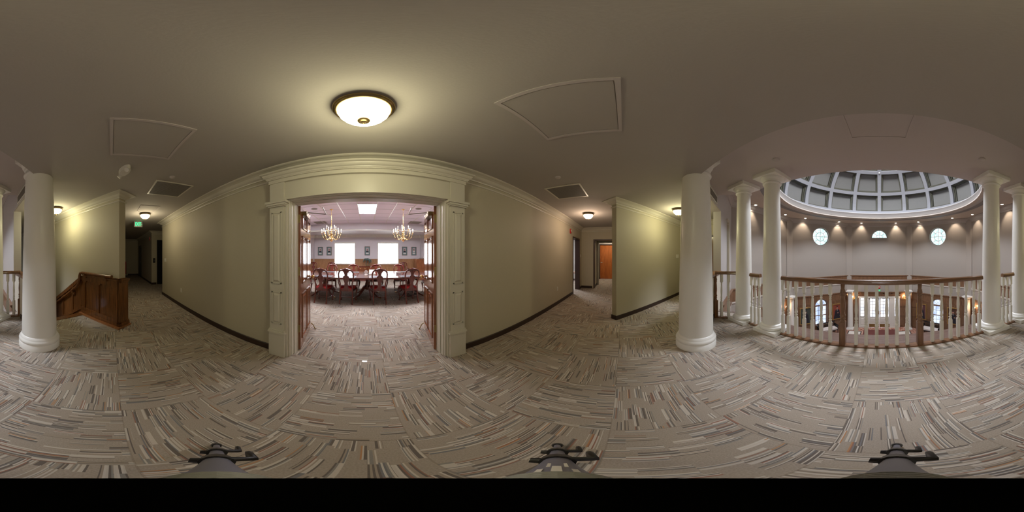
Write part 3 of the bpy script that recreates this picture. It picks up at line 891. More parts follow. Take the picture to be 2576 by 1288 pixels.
# ------------------------------------------------------------------ columns
def col_profile(r0,r1,z0,z1,n=10):
    return [(r0+(r1-r0)*(i/n)**1.6, z0+(z1-z0)*i/n) for i in range(n+1)]
def near_column(x,y,label):
    t=thing('column',label,'column',(x,y,0),0)
    m=MB(); m.lathe([(0.285,0),(0.285,0.085),(0.278,0.095),(0.276,0.10),(0.284,0.115),(0.286,0.135),(0.280,0.155),(0.268,0.165),(0.266,0.175),(0.262,0.188),(0.250,0.20),(0.245,0.21),(0.20,0.21)],(0,0,0),56); m.build('column_base',COLW,t)
    m=MB(); m.lathe(col_profile(0.243,0.192,0.20,2.56),(0,0,0),56); m.build('column_shaft',COLW,t)
    m=MB(); m.lathe([(0.19,2.535),(0.215,2.54),(0.222,2.555),(0.215,2.57),(0.195,2.575),(0.195,2.63),(0.205,2.64),(0.212,2.65),(0.205,2.66),(0.22,2.68),(0.24,2.71),(0.25,2.745),(0.24,2.755)],(0,0,0),40); m.box(-0.245,0.245,-0.245,0.245,2.755,HB); m.build('capital',COLW,t)
    return t
near_column(-2.07,-0.98,'wide smooth white column standing nearest the stair wainscot on the left')
near_column(2.07,-0.99,'wide smooth white column standing nearest the bare diagonal wall on the right')
def sq_column(x,y,z,label,top,s=1.0,r0=0.165,r1=0.135,grp=None,tmpl=None):
    if tmpl: return dup(tmpl,(x,y,z),0,label,grp)
    h=top-z
    t=thing('column',label,'column',(x,y,z),0,grp)
    m=MB(); m.box(-0.228,0.228,-0.228,0.228,0,0.06)
    m.lathe([(0.20,0.06),(0.218,0.075),(0.222,0.095),(0.214,0.118),(0.198,0.125),(0.196,0.135),(0.192,0.150),(0.180,0.160),(0.170,0.165)],(0,0,0),40); m.build('column_base',COLW,t)
    m=MB(); m.lathe(col_profile(r0,r1,0.155,h-0.19),(0,0,0),40); m.build('column_shaft',COLW,t)
    m=MB(); zz=h-0.20
    m.lathe([(r1,zz),(r1+0.022,zz+0.006),(r1+0.03,zz+0.02),(r1+0.022,zz+0.034),(r1+0.004,zz+0.038),(r1+0.004,zz+0.062),(r1+0.016,zz+0.066),(r1+0.018,zz+0.078),(r1+0.032,zz+0.086),(r1+0.058,zz+0.105),(r1+0.075,zz+0.13),(r1+0.07,zz+0.135)],(0,0,0),40)
    m.box(-0.235,0.235,-0.235,0.235,h-0.072,h); m.build('capital',COLW,t)
    return t
c3=sq_column(1.705,-2.205,0,'white square-plinth column at the left end of the long balustrade under the dome',HB)
sq_column(2.42,-2.205,0,'white square-plinth column between the dark newel and the dome opening, left of the dome',HB,tmpl=c3)
sq_column(-1.81,-2.205,0,'white square-plinth column at the right end of the long balustrade under the dome',HB,tmpl=c3)
sq_column(-2.56,-2.205,0,'white square-plinth column cut by the right edge of the picture',HB,tmpl=c3)
lc=sq_column(1.90,-10.55,LF,'lower-storey white column just left of the glazed entry doors',-0.95,r0=0.19,r1=0.155)
sq_column(-1.90,-10.55,LF,'lower-storey white column just right of the glazed entry doors',0,tmpl=lc)
sq_column(4.70,-7.83,LF,'lower-storey white column by the portrait with the grey-green ground',0,tmpl=lc)
sq_column(-4.70,-7.83,LF,'lower-storey white column by the portrait of a reader',0,tmpl=lc)

# ------------------------------------------------------------------ balustrades
def baluster_mb(m,x,y):
    q=0.0235
    m.box(x-q,x+q,y-q,y+q,0.028,0.37)
    m.lathe([(0.026,0.365),(0.0235,0.385),(0.017,0.392),(0.017,0.398),(0.022,0.405),(0.024,0.415),(0.021,0.425),(0.016,0.43),(0.016,0.438),(0.021,0.445),(0.024,0.455),(0.0235,0.475),(0.0185,0.49),(0.018,0.50),(0.020,0.505),(0.017,0.515),(0.021,0.55),(0.0235,0.60),(0.021,0.66),(0.0165,0.72),(0.014,0.735),(0.018,0.742),(0.018,0.75),(0.015,0.755),(0.015,0.765),(0.0195,0.772),(0.021,0.782),(0.018,0.79),(0.022,0.80)],(x,y,0),10)
    m.box(x-q,x+q,y-q,y+q,0.80,0.965)
def newel_mb(m,x,y,s=1.0,top=0.965):
    q=0.042*s
    m.box(x-q,x+q,y-q,y+q,0.0,0.40)
    m.lathe([(0.042*s,0.395),(0.036*s,0.42),(0.026*s,0.43),(0.034*s,0.44),(0.040*s,0.452),(0.034*s,0.465),(0.028*s,0.47),(0.038*s,0.485),(0.042*s,0.50),(0.036*s,0.52),(0.030*s,0.53),(0.034*s,0.54),(0.030*s,0.55),(0.036*s,0.60),(0.038*s,0.65),(0.032*s,0.74),(0.027*s,0.79),(0.036*s,0.80),(0.038*s,0.81),(0.028*s,0.82),(0.038*s,0.835),(0.040*s,0.85),(0.032*s,0.865),(0.036*s,0.88),(0.026*s,0.89),(0.028*s,0.93),(0.030*s,top)],(x,y,0),18)
RAILP=[(-0.034,0.965),(0.034,0.965),(0.040,0.985),(0.036,1.005),(0.030,1.02),(0.014,1.030),(-0.014,1.030),(-0.030,1.02),(-0.036,1.005),(-0.040,0.985)]
BOTP=[(-0.055,0.0),(0.05,0.0),(0.05,0.022),(0.03,0.03),(-0.03,0.03),(-0.055,0.018)]
def balustrade(path,bals,newels,label,rail_ext=None,ns=1.0,nmat=OAK):
    t=thing('balustrade',label,'railing',(0,0,0))
    m=MB(); m.sweep(path,RAILP); m.build('handrail',OAKH,t)
    m=MB(); m.sweep(path,BOTP); m.build('bottom_rail',OAKH,t)
    proto=None
    for (x,y) in bals:
        if proto is None:
            m=MB(); baluster_mb(m,0,0); proto=m.build('baluster',TRIMW,t,(x,y,0))
        else:
            c=proto.copy(); COL.objects.link(c); c.parent=t; c.location=(x,y,0)
    for (x,y) in newels:
        m=MB(); newel_mb(m,0,0,ns); m.build('newel_post',nmat,t,(x,y,0))
    return t
BY=-2.17
xs=[1.453,1.35,1.213,1.077,0.943,0.807,0.672,0.309,0.175,0.034,-0.098,-0.234,-0.374,-0.73,-0.872,-1.012,-1.139,-1.278,-1.415,-1.525]
balustrade([(1.475,BY),(-1.58,BY)],[(x,BY) for x in xs],[(0.495,BY),(-0.55,BY)],'long oak-railed balustrade with white spindles spanning the opening under the dome')
balustrade([(2.19,BY),(1.94,BY)],[(2.155,BY),(2.06,BY),(1.965,BY)],[],'short railing of white spindles between the two columns left of the dome opening')
balustrade([(-2.04,BY),(-2.33,BY)],[(-2.055,BY),(-2.155,BY),(-2.26,BY)],[],'short railing of white spindles between the two columns at the right picture edge')
balustrade([(2.90,-1.84),(2.60,-2.15)],[(2.81,-1.935),(2.705,-2.04)],[(2.90,-1.84)],'short return railing ending in a dark newel by the right corridor half wall',ns=0.95,nmat=OAKD)
balustrade([(-2.74,-2.15),(-2.99,-1.87)],[(-2.81,-2.07),(-2.90,-1.975)],[(-2.99,-1.87)],'short return railing ending in a dark newel at the stair head on the left',ns=0.95,nmat=OAKD)

# ------------------------------------------------------------------ stair wainscot and handrail (west)
# frame along the wall: s from the near corner down the stair, t>0 towards the stair side
fW=frame(W0,W1)    # direction SW ; left normal points SE (towards the stair side)
sn=1.12            # where the stair begins
def zc(s): return 0.90 if s<sn-0.05 else 0.90-(s-sn+0.05)*0.607
def zb(s): return 0.0 if s<sn else -(s-sn)*0.607
m=MB(fW)
def quad(s0,s1,za0,za1,zb0,zb1,t0,t1):
    """slanted board: bottoms za at s0,s1 ; tops zb"""
    vs=[(s0,t0,za0),(s1,t0,za1),(s1,t0,zb1),(s0,t0,zb0),(s0,t1,za0),(s1,t1,za1),(s1,t1,zb1),(s0,t1,zb0)]
    m.add(vs,[(0,1,2,3),(4,7,6,5),(0,4,5,1),(1,5,6,2),(2,6,7,3),(3,7,4,0)])
LW=4.4
quad(0,sn,0,0,0.90,0.90,0.0,0.025); quad(sn,LW,-0.25,-0.25-(LW-sn)*0.607,0.90,0.90-(LW-sn)*0.607,0,0.025)
# stiles
m.box(-0.055,0.14,-0.0,0.045,0.1,0.93)
stiles=[0.0,0.50,0.97,1.47,1.97,2.47,2.97,3.47,3.97]
for i,s in enumerate(stiles):
    w=0.10 if i==0 else 0.055
    m.box(s,s+w,0.025,0.052,zb(s)-0.1,zc(s)-0.03)
quad(0,sn,0.80,0.80,0.90,0.90,0.025,0.055); quad(sn,LW,0.80,0.80-(LW-sn)*0.607,0.90,0.90-(LW-sn)*0.607,0.025,0.055)
quad(0,sn,0.10,0.10,0.17,0.17,0.025,0.055); quad(sn,LW,0.10,0.10-(LW-sn)*0.607,0.19,0.19-(LW-sn)*0.607,0.025,0.055)
# small corner brackets that notch the panels
for i in range(len(stiles)-1):
    a=stiles[i]+(0.10 if i==0 else 0.055); b=stiles[i+1]
    for (x0,x1) in ((a,a+0.05),(b-0.05,b)):
        quad(x0,x1,zc(x0)-0.14 if x0>sn else 0.77,zc(x1)-0.14 if x1>sn else 0.77,zc(x0)-0.09 if x0>sn else 0.82,zc(x1)-0.09 if x1>sn else 0.82,0.025,0.050)
# end face, wraps the wall end and projects on both sides
m.box(-0.045,0.0,-0.20,0.045,0.0,0.90)
o=S('trim_29',m,OAKD)
m=MB(fW)   # base mouldings and caps
for a,b,z0,z1,tt in ((-0.065,sn,0.035,0.10,0.065),(-0.055,sn,0.10,0.125,0.053),(-0.07,sn-0.1,0.90,0.93,0.07),(-0.06,sn-0.1,0.875,0.90,0.055),(-0.02,sn-0.1,0.93,0.945,0.03)):
    m.box(a,b,-0.17-tt*0.6,tt,z0,z1) if a<0 and b<0 else m.box(a,b,0.0,tt,z0,z1)
    m.box(a,0.0,-0.17-tt*0.7,tt,z0,z1)
S('trim_30',m,OAKD)
m=MB(fW); m.box(-0.085,sn,0.0,0.115,0,0.03); m.box(-0.085,0.0,-0.24,0.0,0,0.03); S('trim_28',m,OAKL)
t=thing('handrail','dark oak handrail bending down the stair above the wainscot','handrail',(0,0,0))
m=MB(fW)
hp=[(0.10,0.085,0.975),(0.5,0.085,0.975),(1.02,0.085,0.975),(1.10,0.085,0.96),(1.13,0.085,0.90),(1.14,0.085,0.80),(1.17,0.085,0.71),(1.25,0.085,0.63),(1.45,0.085,0.50)]
s=1.45
while s<4.3: s+=0.4; hp.append((s,0.085,0.50-(s-1.45)*0.607))
m.tube(hp,0.032,10); m.build('rail',OAKD,t)
for s_,z_ in ((0.30,0.93),(0.95,0.93),(1.42,0.46),(2.6,-0.25),(3.8,-0.97)):
    m=MB(fW); m.box(s_-0.05,s_+0.05,0.02,0.085,z_-0.055,z_+0.02); m.box(s_-0.04,s_+0.04,0.02,0.11,z_-0.005,z_+0.02); m.build('rail_bracket',OAKD,t)

# ------------------------------------------------------------------ door frames
def dframe(pts_frame,w0,w1,h,k,mat=BRFRAME,depth=(-0.02,0.14),jw=0.05):
    m=MB(pts_frame); m.box(w0-jw,w0,depth[0],depth[1],0,h+jw); m.box(w1,w1+jw,depth[0],depth[1],0,h+jw); m.box(w0,w1,depth[0],depth[1],h,h+jw)
    return S(k,m,mat)
dframe(frame((5.42,WY),(6.4,WY)),0.05,0.84,1.99,'trim_31',depth=(-0.015,0.175))
dframe(frame((6.63,0.34),(6.63,1.4)),0.04,0.84,1.99,'trim_32',depth=(-0.135,0.015))
dframe(frame((7.5,0.34),(7.5,1.4)),0.0,0.80,1.97,'trim_33',mat=WALLG,depth=(-0.13,0.02),jw=0.07)
dframe(frame((9.45,0.48),(9.45,1.5)),0.05,0.87,1.99,'trim_34',depth=(-0.10,0.02))
m=MB(); m.box(9.47,9.51,0.53,1.35,0.01,1.99); d=S('door_4',m,CHERRY)
m=MB(); m.box(9.455,9.47,1.25,1.32,0.94,1.0); m.tube([(9.47,1.29,0.97),(9.41,1.29,0.97),(9.405,1.20,0.965)],0.011,8); m.build('door_handle',STEEL,d)
dframe(fE,0.70,1.58,1.98,'trim_35',depth=(-0.015,0.14))
m=MB(fE); m.box(0.70,1.58,0.05,0.09,0.01,1.98); d=S('door_5',m,PANEL)
m=MB(); m.box(-10.9,-10.0,1.855,1.869,0,2.02); d=S('door_6',m,BLACKP)
m=MB(); m.tube([(-10.1,1.86,0.98),(-10.1,1.82,0.98),(-10.2,1.82,0.98)],0.01,6); m.build('door_handle',STEEL,d)
m=MB(); m.box(-7.46,-7.42,2.13,3.1,0.0,2.11); d=S('door_7',m,DKPANEL)
m=MB(); m.box(-7.42,-7.415,2.61,2.62,0,2.11); m.build('door_seam',BLACKP,d)
t=thing('elevator_call_panel','dark metal elevator call panel beside the dark elevator doorway','panel',(-7.4,1.99,1.03))
m=MB(); m.box(0,0.01,-0.055,0.055,0,0.22); m.build('faceplate',DKPANEL,t)
for z_ in (0.08,0.13):
    m=MB(); m.tube([(0.01,0,z_),(0.014,0,z_)],0.012,10); m.build('button',STEEL,t)

# ------------------------------------------------------------------ ceiling lights
def bowl(loc,label,mat,r=0.175,power=12,col=(1,0.9,0.62)):
    t=thing('ceiling_light',label,'ceiling light',(loc[0],loc[1],H),0)
    k=r/0.175
    m=MB(); m.lathe([(0.150*k,-0.052),(0.158*k,-0.056),(0.165*k,-0.05),(0.163*k,-0.038),(0.172*k,-0.036),(0.176*k,-0.026),(0.172*k,-0.016),(0.16*k,-0.012),(0.16*k,0),(0.10*k,0)],(0,0,0),48,cap=False); m.build('rim',BRONZE,t)
    m=MB(); pr=[(0.150*k*math.cos(a),-0.045-0.135*k*math.sin(a)) for a in [PI/2*i/10 for i in range(11)]]
    n=72; vs=[];fs=[]
    for j,(rr,z) in enumerate(pr):
        for i in range(n):
            w=1+ (0.012*math.cos(18*2*PI*i/n) if 0<j<10 else 0)
            a=2*PI*i/n; vs.append((rr*w*math.cos(a),rr*w*math.sin(a),z))
    for j in range(len(pr)-1):
        for i in range(n): fs.append((j*n+i,j*n+(i+1)%n,(j+1)*n+(i+1)%n,(j+1)*n+i))
    m.add(vs,fs,True); m.build('glass_bowl',mat,t)
    m=MB(); m.lathe([(0.0,-0.215*k),(0.006,-0.214*k),(0.010,-0.205*k),(0.006,-0.198*k),(0.018*k,-0.193*k),(0.034*k,-0.186*k),(0.037*k,-0.178*k),(0.03*k,-0.174*k)],(0,0,0),24); m.build('finial',BRONZE,t)
    return t
bowl((-0.02,0.905),'large ribbed glass bowl light on the ceiling before the conference doorway',GLASSB)
bowl((-4.28,0.90),'glass bowl light over the dark left corridor near the exit sign',GLASSW,0.15)
bowl((4.26,0.93),'pinkish glass bowl light on the ceiling of the right corridor',GLASSP,0.15)
bowl((-3.62,-1.27),'glass bowl light above the staircase peeping past the left column',GLASSB,0.15)
bowl((3.72,-1.31),'glass bowl light beside the bare diagonal wall peeping past the right column',GLASSB,0.15)

# access panels, grilles, discs
def access(x0,x1,y0,y1,z,label):
    t=thing('access_panel',label,'ceiling panel',((x0+x1)/2,(y0+y1)/2,z),0,None)
    a=(x1-x0)/2; b=(y1-y0)/2; w=0.025
    m=MB(); m.box(-a,a,-b,-b+w,-0.008,0); m.box(-a,a,b-w,b,-0.008,0); m.box(-a,-a+w,-b+w,b-w,-0.008,0); m.box(a-w,a,-b+w,b-w,-0.008,0); m.build('frame',CEILH,t)
    m=MB(); m.box(-a+w+0.004,a-w-0.004,-b+w+0.004,b-w-0.004,-0.005,0); m.build('hatch',CEILH if z>H+0.1 else CEIL,t)
    return t
access(-1.63,-1.03,-0.01,0.60,H,'square access hatch in the ceiling left of the bowl light')
access(0.60,1.21,0.01,0.61,H,'large square access hatch in the ceiling right of the bowl light')
access(-4.1,-3.55,0.65,1.1,H,'small access hatch just before the left corridor bowl light')
access(-0.29,0.30,-1.66,-1.08,HB,'access hatch in the higher ceiling in front of the dome')
def grille(x,y,label):
    t=thing('return_air_grille',label,'vent',(x,y,H),0)
    m=MB(); 
    for a,b,c,d in ((-0.30,0.30,-0.30,-0.275),(-0.30,0.30,0.275,0.30),(-0.30,-0.275,-0.275,0.275),(0.275,0.30,-0.275,0.275)): m.box(a,b,c,d,-0.010,0)
    m.build('frame',TRIM,t)
    m=MB(); m.box(-0.275,0.275,-0.275,0.275,-0.004,0)
    for i in range(26): m.box(-0.27+i*0.021,-0.262+i*0.021,-0.275,0.275,-0.008,-0.004)
    m.build('slats',GRILLE,t); return t
g1=grille(-2.53,0.93,'square grey return grille in the ceiling toward the left corridor')
dup(g1,(2.655,0.94,H),0,'square grey return grille in the ceiling toward the right corridor')
def disc(x,y,z,label,r=0.05):
    m=MB(); m.lathe([(0,-0.014),(r*0.9,-0.014),(r,-0.008),(r,0)],(0,0,0),20)
    return tag(m.build('sprinkler_cover',CEILH,None,(x,y,z)),label,'ceiling disc')
disc(1.30,-1.77,HB,'small white disc in the balcony ceiling above the columns left of the dome')
disc(-1.29,-1.77,HB,'small white disc in the balcony ceiling above the columns right of the dome')
disc(2.05,0.87,H,'faint white disc beside the right return grille',0.04)
disc(-2.06,0.81,H,'faint white disc beside the left return grille',0.04)
# emergency light
t=thing('emergency_light','white twin-head emergency light on the ceiling left of the access hatch','emergency light',(-1.97,0.16,H),R(20))
m=MB(); pts=[(0.13*math.cos(a)*(1 if abs(math.cos(a))<0.98 else 1),0.055*math.sin(a)) for a in [2*PI*i/24 for i in range(24)]]
m.prism(pts,-0.06,0,True); m.build('housing',WHITEP,t)
for sx in (-1,1):
    m=MB(); m.tube([(sx*0.10,0.0,-0.05),(sx*0.12,-0.03,-0.085)],[0.02,0.03],12); m.build('lamp_head',WHITEP,t)
# exit sign in the corridor
def text_mesh(txt,size,ext):
    cu=bpy.data.curves.new('t','FONT'); cu.body=txt; cu.size=size; cu.extrude=ext; cu.align_x='CENTER'; cu.align_y='CENTER'; cu.offset=size*0.015
    ob=bpy.data.objects.new('t',cu); COL.objects.link(ob)
    dg=bpy.context.evaluated_depsgraph_get(); me=bpy.data.meshes.new_from_object(ob.evaluated_get(dg))
    bpy.data.objects.remove(ob); bpy.data.curves.remove(cu); return me
def exitsign(loc,rz,label,w,h,stem=0.0,arrow=True):
    t=thing('exit_sign',label,'exit sign',loc,rz)
    m=MB(); m.box(-w/2,w/2,-0.02,0.02,-h/2,h/2); 
    if stem: m.box(-0.05,0.05,-0.02,0.02,h/2,h/2+stem)
    m.build('housing',EXITH,t)
    me=text_mesh('EXIT',h*0.95,0.002); me.materials.clear(); me.materials.append(EXITG)
    o=bpy.data.objects.new('letters',me); COL.objects.link(o); o.parent=t; o.location=(0,-0.0225,0); o.rotation_euler=(PI/2,0,0)
    bb=[v.co.x for v in me.vertices]; wd=max(bb)-min(bb); o.scale=(w*0.70/wd,1.0,1)
    if arrow:
        m=MB(); m.prism_y([(w*0.40,0.025),(w*0.40,-0.025),(w*0.46,0)],-0.0245,-0.02); m.build('arrow',EXITG,t)
    return t
# sign faces the camera (towards +x); local -y is the face
exitsign((-5.33,0.885,2.41),R(90),'green lit exit sign hanging in the dark left corridor',0.28,0.19,0.02)
exitsign((0.0,-10.85,-0.98),R(180),'green lit exit sign above the white glazed entry doors',0.20,0.16,0,False)
def strobe(loc,rz,label,w=0.05,h=0.13):
    t=thing('fire_strobe',label,'fire alarm',loc,rz)
    m=MB(); m.box(-w/2,w/2,-0.03,0,-h/2,h/2); m.build('housing',RED,t)
    m=MB(); m.box(-w*0.3,w*0.3,-0.04,-0.03,-h*0.05,h*0.35); m.build('lens',WHITEP,t)
strobe((5.15,WY,2.18),0,'red fire alarm strobe on the wall before the right corridor door',0.09,0.15)
strobe((-7.75,1.87,2.20),0,'red fire alarm strobe on the wall deep in the left corridor',0.09,0.17)
strobe((0.02,-10.86,-0.76),R(180),'red fire alarm strobe on the wall above the lower exit sign',0.16,0.19)
def plate(loc,rz,w,h,label,cat='switch',mat=WHITEP,inner=1):
    t=thing('wall_plate',label,cat,loc,rz)
    m=MB(); m.box(-w/2,w/2,-0.007,0,-h/2,h/2); m.build('plate',mat,t)
    for i in range(inner):
        m=MB(); cx=-w/2+w*(i+0.5)/inner; m.box(cx-0.01,cx+0.01,-0.012,-0.007,-0.02,0.02); m.build('toggle',TRIMW,t)
plate((-5.05,WY,1.22),0,0.16,0.12,'pair of light switches at the corner of the left corridor',inner=3)
plate((-3.80,WY,0.46),0,0.07,0.11,'wall outlet low on the wall left of the conference doors','outlet')
plate((4.06,WY,0.45),0,0.07,0.11,'wall outlet low on the wall right of the conference doors','outlet')
plate((6.5,WY,1.36),0,0.08,0.12,'small white switch between the two right corridor doors')
fa=frame(E0,E1); s_=2.72
p=fa@Vector((s_,0,1.345)); plate((p.x,p.y,1.345),R(-45),0.19,0.115,'white wall keypad near the far end of the bare diagonal wall','keypad',inner=3)

# ------------------------------------------------------------------ conference room
CH=2.91; CS=2.576; YF=9.30
m=MB(); m.box(-4.5,-4.36,1.90,YF+0.2,0,3.2); S('wall_conference_west',m,CONFW)
m=MB(); m.box(4.36,4.5,1.90,YF+0.2,0,3.2); S('wall_conference_east',m,CONFW)
m=MB()
xw=[(-1.885,-0.704),(0.60,1.79)]
z0w,z1w=0.91,2.12
m.box(-4.4,xw[0][0],YF,YF+0.15,0,3.1); m.box(xw[0][1],xw[1][0],YF,YF+0.15,0,3.1); m.box(xw[1][1],4.4,YF,YF+0.15,0,3.1)
for a,b in xw: m.box(a,b,YF,YF+0.15,0,z0w); m.box(a,b,YF,YF+0.15,z1w,3.1)
m.box(-4.4,-3.12,YF-0.22,YF,0,CS); m.box(3.12,4.4,YF-0.22,YF,0,CS)
S('wall_conference_north',m,CONFW)
m=MB(); m.box(-4.4,4.4,1.90,7.62,H-0.02+0.02,H+0.0) if False else None
m.box(-2.75,2.75,2.6,7.62,CH,CH+0.1); S('ceiling',m,CONFC)
m=MB(); m.box(-4.4,4.4,7.62,YF+0.1,CS,CH+0.1); m.box(-4.4,4.4,1.85,2.6,CS,CH+0.1); m.box(-4.4,-2.75,2.6,7.62,CS,CH+0.1); m.box(2.75,4.4,2.6,7.62,CS,CH+0.1)
m.box(-4.5,4.5,1.8,1.9,2.5,3.1)
S('ceiling',m,CONFW)
m=MB(); m.sweep([(-2.75,2.6),(-2.75,7.62),(2.75,7.62),(2.75,2.6)][::-1],[(-0.0,CS-0.03),(0.07,CS-0.03),(0.07,CS+0.02),(0.03,CS+0.035),(0,CS+0.05)]); 
for pth in ([(4.36,1.95),(4.36,YF-0.22),(3.12,YF-0.22),(3.12,YF),(-3.12,YF),(-3.12,YF-0.22),(-4.36,YF-0.22),(-4.36,1.95)],):
    m.sweep(pth,[(0,2.42),(0.02,2.42),(0.03,2.45),(0.05,2.47),(0.10,2.52),(0.13,CS),(0,CS)])
x=-3.05
while x<3.08:
    m.box(x,x+0.05,YF-0.085,YF-0.05,2.475,2.50); x+=0.10
S('trim_36',m,TRIMW)
# wainscot
m=MB()
def wains(x0,x1,y,zt=1.18,zb_=0.0):
    m.box(x0,x1,y-0.03,y,zb_,zt); m.box(x0,x1,y-0.06,y,zt-0.035,zt); m.box(x0,x1,y-0.045,y,zt-0.09,zt-0.07); m.box(x0,x1,y-0.05,y,0,0.12)
    n=max(1,round((x1-x0)/0.40)); w=(x1-x0)/n
    for i in range(n):
        a=x0+i*w+0.045; b=x0+(i+1)*w-0.045
        if zt-0.16-0.18<0.2: continue
        c=(a+b)/2; top=zt-0.17
        pts=[(a,0.2),(b,0.2),(b,top-0.06),(b-0.03,top-0.06),(b-0.05,top-0.02),(c,top),(a+0.05,top-0.02),(a+0.03,top-0.06),(a,top-0.06)]
        m.prism_y(pts,y-0.046,y-0.03)
wains(-3.12,xw[0][0]-0.02,YF); wains(xw[0][1]+0.02,xw[1][0]-0.02,YF); wains(xw[1][1]+0.02,3.12,YF)
for a,b in xw: wains(a-0.02,b+0.02,YF,0.86)
wains(-4.36,-3.12,YF-0.22); wains(3.12,4.36,YF-0.22)
S('trim_37',m,WAINS)
m=MB(); m.box(-4.36,-4.31,1.9,YF-0.22,0,1.18); m.box(4.31,4.36,1.9,YF-0.22,0,1.18); S('trim_38',m,WAINS)
for i,(a,b) in enumerate(xw):
    m=MB(); m.box(a,b,YF+0.12,YF+0.14,z0w,z1w); w=m.build('window_%d'%(wn+i),WINB,kind='structure')
    m=MB(); m.box(a-0.02,a+0.02,YF-0.02,YF+0.12,z0w,z1w); m.box(b-0.02,b+0.02,YF-0.02,YF+0.12,z0w,z1w); m.box(a-0.02,b+0.02,YF-0.03,YF+0.12,z0w-0.03,z0w+0.01); m.box(a-0.02,b+0.02,YF-0.02,YF+0.12,z1w-0.01,z1w+0.02); m.build('window_frame',TRIMW,w)
    m=MB(); m.box(a-0.01,b+0.01,YF-0.05,YF+0.02,z1w-0.05,z1w+0.03); m.build('blind_valance',TRIMW,w)
    m=MB()
    for j in range(23):
        z=z0w+0.04+j*0.050; m.box(a+0.02,b-0.02,YF+0.03,YF+0.07,z,z+0.0035)
    m.build('blind_slats',TRIMW,w)
# ceiling light panels
for k,(x,lb) in enumerate(((0,'bright square light panel in the middle of the conference ceiling'),(-2.39,'bright light panel half hidden by the left door'),(2.39,'bright light panel half hidden by the right door'))):
    t=thing('light_panel',lb,'ceiling light',(x,5.26,CH),0,None)
    m=MB(); m.box(-0.275,0.275,-0.56,0.56,-0.012,0); m.build('lens',TROFFER,t)
    m=MB()
    for a,b,c,d in ((-0.285,0.285,-0.57,-0.56),(-0.285,0.285,0.56,0.57),(-0.285,-0.275,-0.56,0.56),(0.275,0.285,-0.56,0.56)): m.box(a,b,c,d,-0.016,0)
    m.build('frame',TRIMW,t)
m=MB()
for x in [0.285+0.57*i for i in range(-5,5)]: m.box(x-0.012,x+0.012,2.6,7.62,CH-0.008,CH)
S('trim_39',m,TRIMW)
for x,lb in ((-1.68,'left'),(1.62,'right')):
    m=MB(); m.lathe([(0,-0.01),(0.085,-0.01),(0.10,-0.004),(0.10,0)],(0,0,0),24)
    tag(m.build('ceiling_speaker',GRILLE,None,(x,4.98,CH)),'round grey speaker in the conference ceiling near the %s door closer'%lb,'speaker')
for x,lb in ((-2.12,'left'),(2.16,'right')):
    t=thing('air_grille','grey square air grille at the far %s of the conference ceiling'%lb,'vent',(x,7.2,CH))
    m=MB(); m.box(-0.27,0.27,-0.27,0.27,-0.006,0); m.build('backing',GRILLE,t)
    m=MB()
    for i in range(12): m.box(-0.26+i*0.045,-0.245+i*0.045,-0.27,0.27,-0.012,-0.006)
    m.build('slats',WALLG,t)

# chandeliers
def chandelier(x,y,label):
    t=thing('chandelier',label,'chandelier',(x,y,CH),0,None)
    m=MB(); m.lathe([(0.055,0),(0.055,-0.012),(0.03,-0.025),(0.012,-0.03)],(0,0,0),20); m.build('canopy',BRASS,t)
    m=MB(); m.tube([(0,0,-0.02),(0,0,-0.60)],0.006,6)
    for i in range(14): m.ball((0,0,-0.05-0.04*i),0.011,6,4)
    m.build('chain',BRASS,t)
    m=MB(); m.lathe([(0.006,-0.56),(0.014,-0.58),(0.02,-0.60),(0.012,-0.62),(0.026,-0.65),(0.032,-0.67),(0.016,-0.70),(0.03,-0.73),(0.036,-0.75),(0.016,-0.78),(0.022,-0.80),(0.038,-0.83),(0.02,-0.86),(0.016,-0.88),(0.034,-0.92),(0.024,-0.95),(0.03,-0.97),(0.062,-1.0),(0.068,-1.025),(0.058,-1.05),(0.03,-1.075),(0.012,-1.085),(0.010,-1.10),(0,-1.11)],(0,0,0),24); m.build('body',BRASS,t)
    first=None
    specs=[(0.315,-0.90,8,0.2,-0.80)]+[(0.175,-0.79,4,0.5,-0.69)]
    for (r,za,n,ph,zt) in specs:
        first=None
        for i in range(n):
            a=2*PI*(i+ph)/n
            if first is None:
                m=MB(); pts=[]
                for j in range(13):
                    u=j/12; rr=0.02+(r-0.02)*u
                    z=za-0.02-0.10*math.sin(u*PI*1.0)*(1.0 if u<0.9 else 1)+ (zt-0.0-za+0.02-0.0)*max(0,(u-0.7)/0.3)**2*1.0
                    pts.append((rr,0,z))
                pts.append((r,0,zt-0.005))
                m.tube(pts,0.0065,6); m.lathe([(0.004,zt-0.014),(0.028,zt-0.006),(0.030,zt),(0.012,zt+0.002)],(r,0,0),12)
                arm=m.build('arm',BRASS,t)
                m=MB(); m.lathe([(0.009,zt),(0.009,zt+0.075),(0.006,zt+0.078)],(r,0,0),8); cd=m.build('candle',CANDLE,arm)
                m=MB(); m.lathe([(0.0,zt+0.125),(0.005,zt+0.115),(0.0095,zt+0.095),(0.006,zt+0.078)],(r,0,0),8); bl=m.build('bulb',BULB,arm)
                arm.rotation_euler=(0,0,a); first=(arm,cd,bl)
            else:
                c=first[0].copy(); COL.objects.link(c); c.parent=t; c.rotation_euler=(0,0,a)
                for g in first[1:]:
                    d=g.copy(); COL.objects.link(d); d.parent=c
    return t
ch=chandelier(-1.16,5.19,'brass candle chandelier hanging over the left half of the conference table')
def deepdup(root,loc,label):
    def rec(o,p):
        c=o.copy(); COL.objects.link(c); c.parent=p
        for g in kids(o): rec(g,c)
        return c
    ks=kids(root); r=root.copy(); COL.objects.link(r); r.location=loc; r['label']=label
    for k_ in ks: rec(k_,r)
    return r
ch2=deepdup(ch,(1.16,5.19,CH),'brass candle chandelier hanging over the right half of the conference table')
ch2.rotation_euler=(0,0,0.35)

